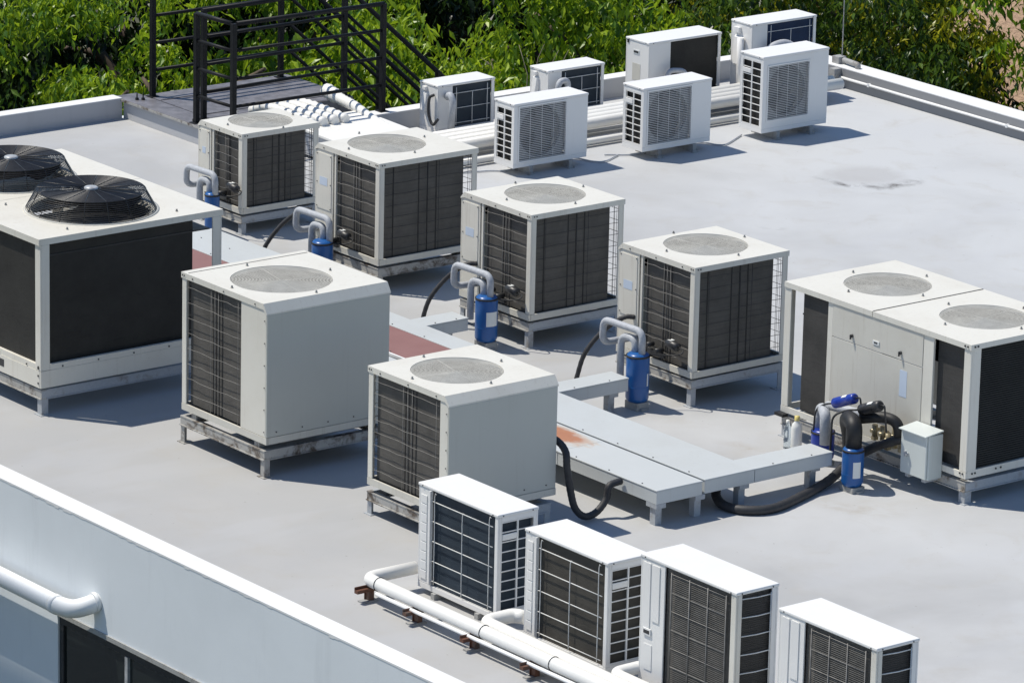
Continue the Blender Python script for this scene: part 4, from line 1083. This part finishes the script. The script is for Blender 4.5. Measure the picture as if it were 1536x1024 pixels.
LV = (.457,.722,.99,1.245)
def railing(label, posts, runs, pr=.024, rr=.0165):
    t = thing('guard_railing', label, 'railing', (posts[0][0], posts[0][1], posts[0][2]), 0, 'black guard railings of the landing')
    for (x,y,z0,z1) in posts: obj('post', MB().box(x-pr,x+pr,y-pr,y+pr,z0,z1).box(x-.05,x+.05,y-.05,y+.05,z0,z0+.006), M['rail'], t, True, .004)
    for run in runs:
        for i, z in enumerate(LV):
            r = rr+.006 if i == 3 else rr
            obj('rail', MB().tube(fillet([(p[0],p[1],z) for p in run], .04), r, 10), M['rail'], t, True)
    return t
railing('black railing along the far side of the landing', [(-8.08,1.90,.2,1.25),(-8.08,3.40,.2,1.25)], [[(-8.08,1.90),(-8.08,3.42)]])
railing('black railing along the near side of the landing', [(-7.055,1.79,.196,1.25),(-7.12,3.47,.2,1.25)], [[(-7.055,1.77),(-7.12,3.49)]])
railing('black railing nearest us, closing the gap between landing and roof', [(-6.975,1.655,.196,1.25),(-6.42,1.69,.196,1.25),(-6.40,3.40,.2,1.25)], [[(-6.975,1.655),(-6.44,1.69)],[(-6.42,1.72),(-6.40,3.40)]])
st = thing('metal_staircase', 'black outside stairs going down beyond the landing', 'stairs', (-7.6, 5.5, -4))
SL = .87
def sz(y): return .2-(y-3.52)*SL
for x in (-7.11,-8.08):
    mb = MB(); y0, y1 = 3.54, 8.2
    mb.hexa([(x-.02,y0,sz(y0)-.20),(x+.02,y0,sz(y0)-.20),(x+.02,y1,sz(y1)-.20),(x-.02,y1,sz(y1)-.20),(x-.02,y0,sz(y0)),(x+.02,y0,sz(y0)),(x+.02,y1,sz(y1)),(x-.02,y1,sz(y1))])
    obj('stringer', mb, M['rail'], st, True)
    for i, z in enumerate(LV):
        obj('rail', MB().tube([(x,3.50,z+.0),(x,8.1,z-(8.1-3.5)*SL)], .024 if i == 3 else .018, 8), M['rail'], st, True)
    for y in (4.6, 5.9, 7.2): obj('post', MB().box(x-.024,x+.024,y-.024,y+.024,sz(y)-.1,sz(y)+1.04), M['rail'], st, True)
for k in range(19):
    y = 3.62+k*.24
    obj('tread', MB().box(-8.055,-7.135,y,y+.22,sz(y)-.16,sz(y)-.14), M['deck'], st, True)
for x in (-7.11,-8.08): obj('support_post', MB().box(x-.04,x+.04,5.86,5.94,-9,sz(5.9)-.2), M['rail'], st, True)

# ------------------------------------------------------------------ trees
def crown_mesh(name, mat, seed, R, H, nclump, per, llen, spread=1.0, droop=.75):
    rnd = random.Random(seed); mb = MB()
    for c in range(nclump):
        # clump centres fill an uneven ellipsoid, more near its surface
        while True:
            d = Vector((rnd.uniform(-1,1), rnd.uniform(-1,1), rnd.uniform(-1,1)))
            if .15 < d.length < 1: break
        rad = d.length**.45
        d = d.normalized()*rad
        cc = Vector((d.x*R*rnd.uniform(.8,1.1), d.y*R*rnd.uniform(.8,1.1), d.z*H))
        cr = rnd.uniform(.18,.40)*spread*min(1.2,R/1.7)
        # drooping sprays
        for s in range(per//9):
            a = rnd.uniform(0,2*PI); e = rnd.uniform(-.3,1.0)
            base = cc + Vector((math.cos(a)*math.cos(e), math.sin(a)*math.cos(e), math.sin(e)))*cr*rnd.uniform(.2,1.0)
            out = Vector((math.cos(a), math.sin(a), -.35)).normalized()
            for q in range(9):
                p = base + out*(q*.035*rnd.uniform(.6,1.2)) + Vector((rnd.gauss(0,.035), rnd.gauss(0,.035), -q*.022+rnd.gauss(0,.03)))
                L = llen*rnd.uniform(.6,1.25); W = L*rnd.uniform(.30,.46)
                b = rnd.uniform(0,2*PI)
                dirv = Vector((math.cos(b), math.sin(b), -droop*rnd.uniform(.3,2.8))).normalized()
                side = dirv.cross(Vector((rnd.gauss(0,.5), rnd.gauss(0,.5), 1))).normalized()
                nrm = side.cross(dirv).normalized()
                m1 = p + dirv*L*.45; tip = p + dirv*L - nrm*L*.12
                up = nrm*W*.28
                mb.add([p, m1-side*W*.5+up*.6, m1-up*.2, m1+side*W*.5+up*.6, tip], [(0,2,1),(0,3,2),(1,2,4),(2,3,4)], 0, False)
    me = bpy.data.meshes.new(name); me.from_pydata([tuple(v) for v in mb.v], [], mb.f); me.materials.append(mat); me.update()
    return me
def trunk_mb(h, r, rnd, R, H, zc):
    mb = MB(); pts = [(rnd.gauss(0,.05)*k, rnd.gauss(0,.05)*k, h*k/6) for k in range(7)]
    mb.tube(pts, [r*(1-.09*k) for k in range(7)], 9)
    top = Vector(pts[-1])
    for k in range(11):
        a = 2*PI*k/11+rnd.uniform(-.3,.3); z0 = h*rnd.uniform(.55,1.0)
        p0 = Vector((0,0,z0)); e = Vector((math.cos(a)*R*rnd.uniform(.5,.95), math.sin(a)*R*rnd.uniform(.5,.95), min(zc+H*.8, z0+rnd.uniform(.2,1.6))))
        m = p0.lerp(e,.5)+Vector((rnd.gauss(0,.15),rnd.gauss(0,.15),.25))
        pp = smooth_path([p0,m,e], 4); mb.tube(pp, [r*.42*(1-.085*i) for i in range(len(pp))], 6)
    return mb
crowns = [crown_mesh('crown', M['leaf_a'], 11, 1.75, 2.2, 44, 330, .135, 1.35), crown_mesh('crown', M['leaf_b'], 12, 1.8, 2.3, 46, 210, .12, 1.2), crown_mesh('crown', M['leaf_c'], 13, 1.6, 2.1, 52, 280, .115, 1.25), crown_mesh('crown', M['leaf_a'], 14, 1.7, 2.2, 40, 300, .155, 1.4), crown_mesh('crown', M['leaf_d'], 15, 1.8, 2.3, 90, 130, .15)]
G = -9.0
def tree(label, x, y, zc, kind, rz, s, name='broadleaf_tree'):
    rnd = random.Random(int(x*100+y*37)); 
    t = thing(name, label, 'tree', (x, y, G), rz, 'trees beyond the roof edge')
    h = zc - G
    obj('trunk', trunk_mb(h, .16*s, rnd, 1.5*s, 1.9*s, h), M['bark'], t)
    c = bpy.data.objects.new('crown', crowns[kind]); COL.objects.link(c); c.parent = t; c.location = (0,0,h); c.scale = (s,s,s)
    return t
CAM = Vector((31.417,-24.546,11.5)); FWD = Vector((-.757,.592,-.277)); RGT = Vector((.611,.792,.022)); UPV = Vector((-.232,.153,.961))
TREES = [
 # x, y, crown centre height, kind, scale, label
 (-11.2,-.6,-.9,1,1.0,'dark green tree at the far left, beyond the big fan machine'),
 (-12.0,1.2,-1.1,1,1.05,'dark tree left of the landing with bare twigs'),
 (-10.6,2.5,-1.2,0,.85,'bright drooping tree right behind the landing, left railing post'),
 (-10.9,4.3,-1.3,0,.95,'bright green tree seen through the landing rails'),
 (-10.2,5.6,-1.35,3,.95,'lower leafy tree behind the outside stairs'),
 (-10.3,7.2,-1.1,0,1.0,'bright green tree right of the stairs handrail'),
 (-9.6,8.6,-1.3,3,.95,'leafy tree behind the split beside the stairs'),
 (-10.0,10.4,-1.2,1,1.0,'dark tree with a brown trunk behind the low hidden split'),
 (-8.4,10.9,-1.5,1,.95,'dark tree behind the plain coil split'),
 (-9.2,12.0,-.3,2,1.0,'yellow green tree above the navy coil split'),
 (-8.6,11.8,-1.3,1,.72,'small dark green tree beyond the far roof corner'),
 (-5.5,13.1,-1.2,0,.95,'leafy tree at the right edge beside the bare soil'),
 (-6.7,11.6,-2.75,0,.75,'low leafy tree beyond the right parapet, below the bare soil'),
 (-6.2,13.4,1.55,0,1.1,'leafy tree whose boughs hang above the bare soil at the right'),
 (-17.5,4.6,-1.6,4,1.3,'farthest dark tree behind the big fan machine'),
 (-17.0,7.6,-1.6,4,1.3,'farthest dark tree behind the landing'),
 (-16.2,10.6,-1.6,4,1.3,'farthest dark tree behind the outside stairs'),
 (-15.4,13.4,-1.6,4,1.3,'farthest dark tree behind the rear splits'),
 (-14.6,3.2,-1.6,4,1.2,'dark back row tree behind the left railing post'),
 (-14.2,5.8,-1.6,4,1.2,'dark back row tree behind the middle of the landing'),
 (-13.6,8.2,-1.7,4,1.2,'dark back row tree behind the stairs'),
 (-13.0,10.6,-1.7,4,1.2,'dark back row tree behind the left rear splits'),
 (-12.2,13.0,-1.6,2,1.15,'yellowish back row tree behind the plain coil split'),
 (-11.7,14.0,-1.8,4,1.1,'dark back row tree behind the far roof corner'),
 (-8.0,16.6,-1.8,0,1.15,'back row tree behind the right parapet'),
 (-15.0,.4,-1.2,4,1.2,'dark back row tree at the far left'),
]
for i, (x,y,zc,k,s,lab) in enumerate(TREES):
    tree(lab, x, y, zc, k, random.uniform(0,6.28), s)
# bare soil bank showing between leaves at the right
rnd = random.Random(5); mb = MB(); nx, ny = 26, 14; vs = []
for j in range(ny+1):
    for i in range(nx+1):
        x = -21+19*i/nx; y = 17.2+6*j/ny
        z = -9+ (j/ny)**.8*11 + rnd.gauss(0,.16)
        vs.append((x,y,z))
mb.add(vs, [(j*(nx+1)+i, j*(nx+1)+i+1, (j+1)*(nx+1)+i+1, (j+1)*(nx+1)+i) for j in range(ny) for i in range(nx)], 0, True)
struct('earth_bank', mb, M['soil'])
# bare twigs
rnd = random.Random(9); 
def twigs(label, x, y, z, n, L):
    mb = MB(); 
    for k in range(n):
        p = Vector((x+rnd.gauss(0,.12), y+rnd.gauss(0,.12), z-.2)); d = Vector((rnd.gauss(0,.6), rnd.gauss(0,.6), rnd.uniform(.2,1.1))).normalized()
        pts = [p]
        for q in range(5):
            d = (d+Vector((rnd.gauss(0,.25), rnd.gauss(0,.25), rnd.gauss(0,.2)))).normalized(); pts.append(pts[-1]+d*L/5)
        mb.tube(pts, [.009-.0013*i for i in range(6)], 5)
    tag(obj('dry_twigs', mb, M['twig'], None, True), label, 'twigs')
twigs('pale dry twigs between the trees right of the stairs', -8.7, 7.0, -.55, 14, .8)
twigs('thin pale twigs in the dark tree at the far left', -9.6, .2, .1, 6, .9)

# ------------------------------------------------------------------ camera, light, world
cam = bpy.data.cameras.new('camera'); co = bpy.data.objects.new('camera', cam); COL.objects.link(co)
Rm = Matrix((RGT.normalized(), UPV.normalized(), (-FWD).normalized())).transposed().to_4x4()
co.matrix_world = Matrix.Translation(CAM) @ Rm
cam.sensor_width = 36; cam.sensor_fit = 'HORIZONTAL'; cam.lens = 36*7600/1536; cam.clip_end = 2000; cam.clip_start = .5
scene.camera = co
to_sun = Vector((-.44,-.31,1)).normalized()
sl = bpy.data.lights.new('sun', 'SUN'); sl.energy = 4.5; sl.angle = math.radians(.53); sl.color = (1,.945,.845)
so = bpy.data.objects.new('sun', sl); COL.objects.link(so); so.location = (0,0,20)
so.rotation_euler = to_sun.to_track_quat('Z','Y').to_euler()
wd = bpy.data.worlds.new('World'); scene.world = wd; wd.use_nodes = True
nt = wd.node_tree; sk = nt.nodes.new('ShaderNodeTexSky'); sk.sky_type = 'NISHITA'; sk.sun_disc = False
sk.sun_elevation = math.asin(to_sun.z); sk.sun_rotation = math.atan2(to_sun.x, to_sun.y)
sk.air_density = 1.0; sk.dust_density = .15; sk.ozone_density = 4.5
bg = nt.nodes['Background']; bg.inputs['Strength'].default_value = .118
nt.links.new(sk.outputs[0], bg.inputs['Color'])
vs_ = scene.view_settings; scene.display_settings.display_device = 'sRGB'
vs_.view_transform = 'Standard'; vs_.look = 'None'; vs_.exposure = .0; vs_.gamma = 1
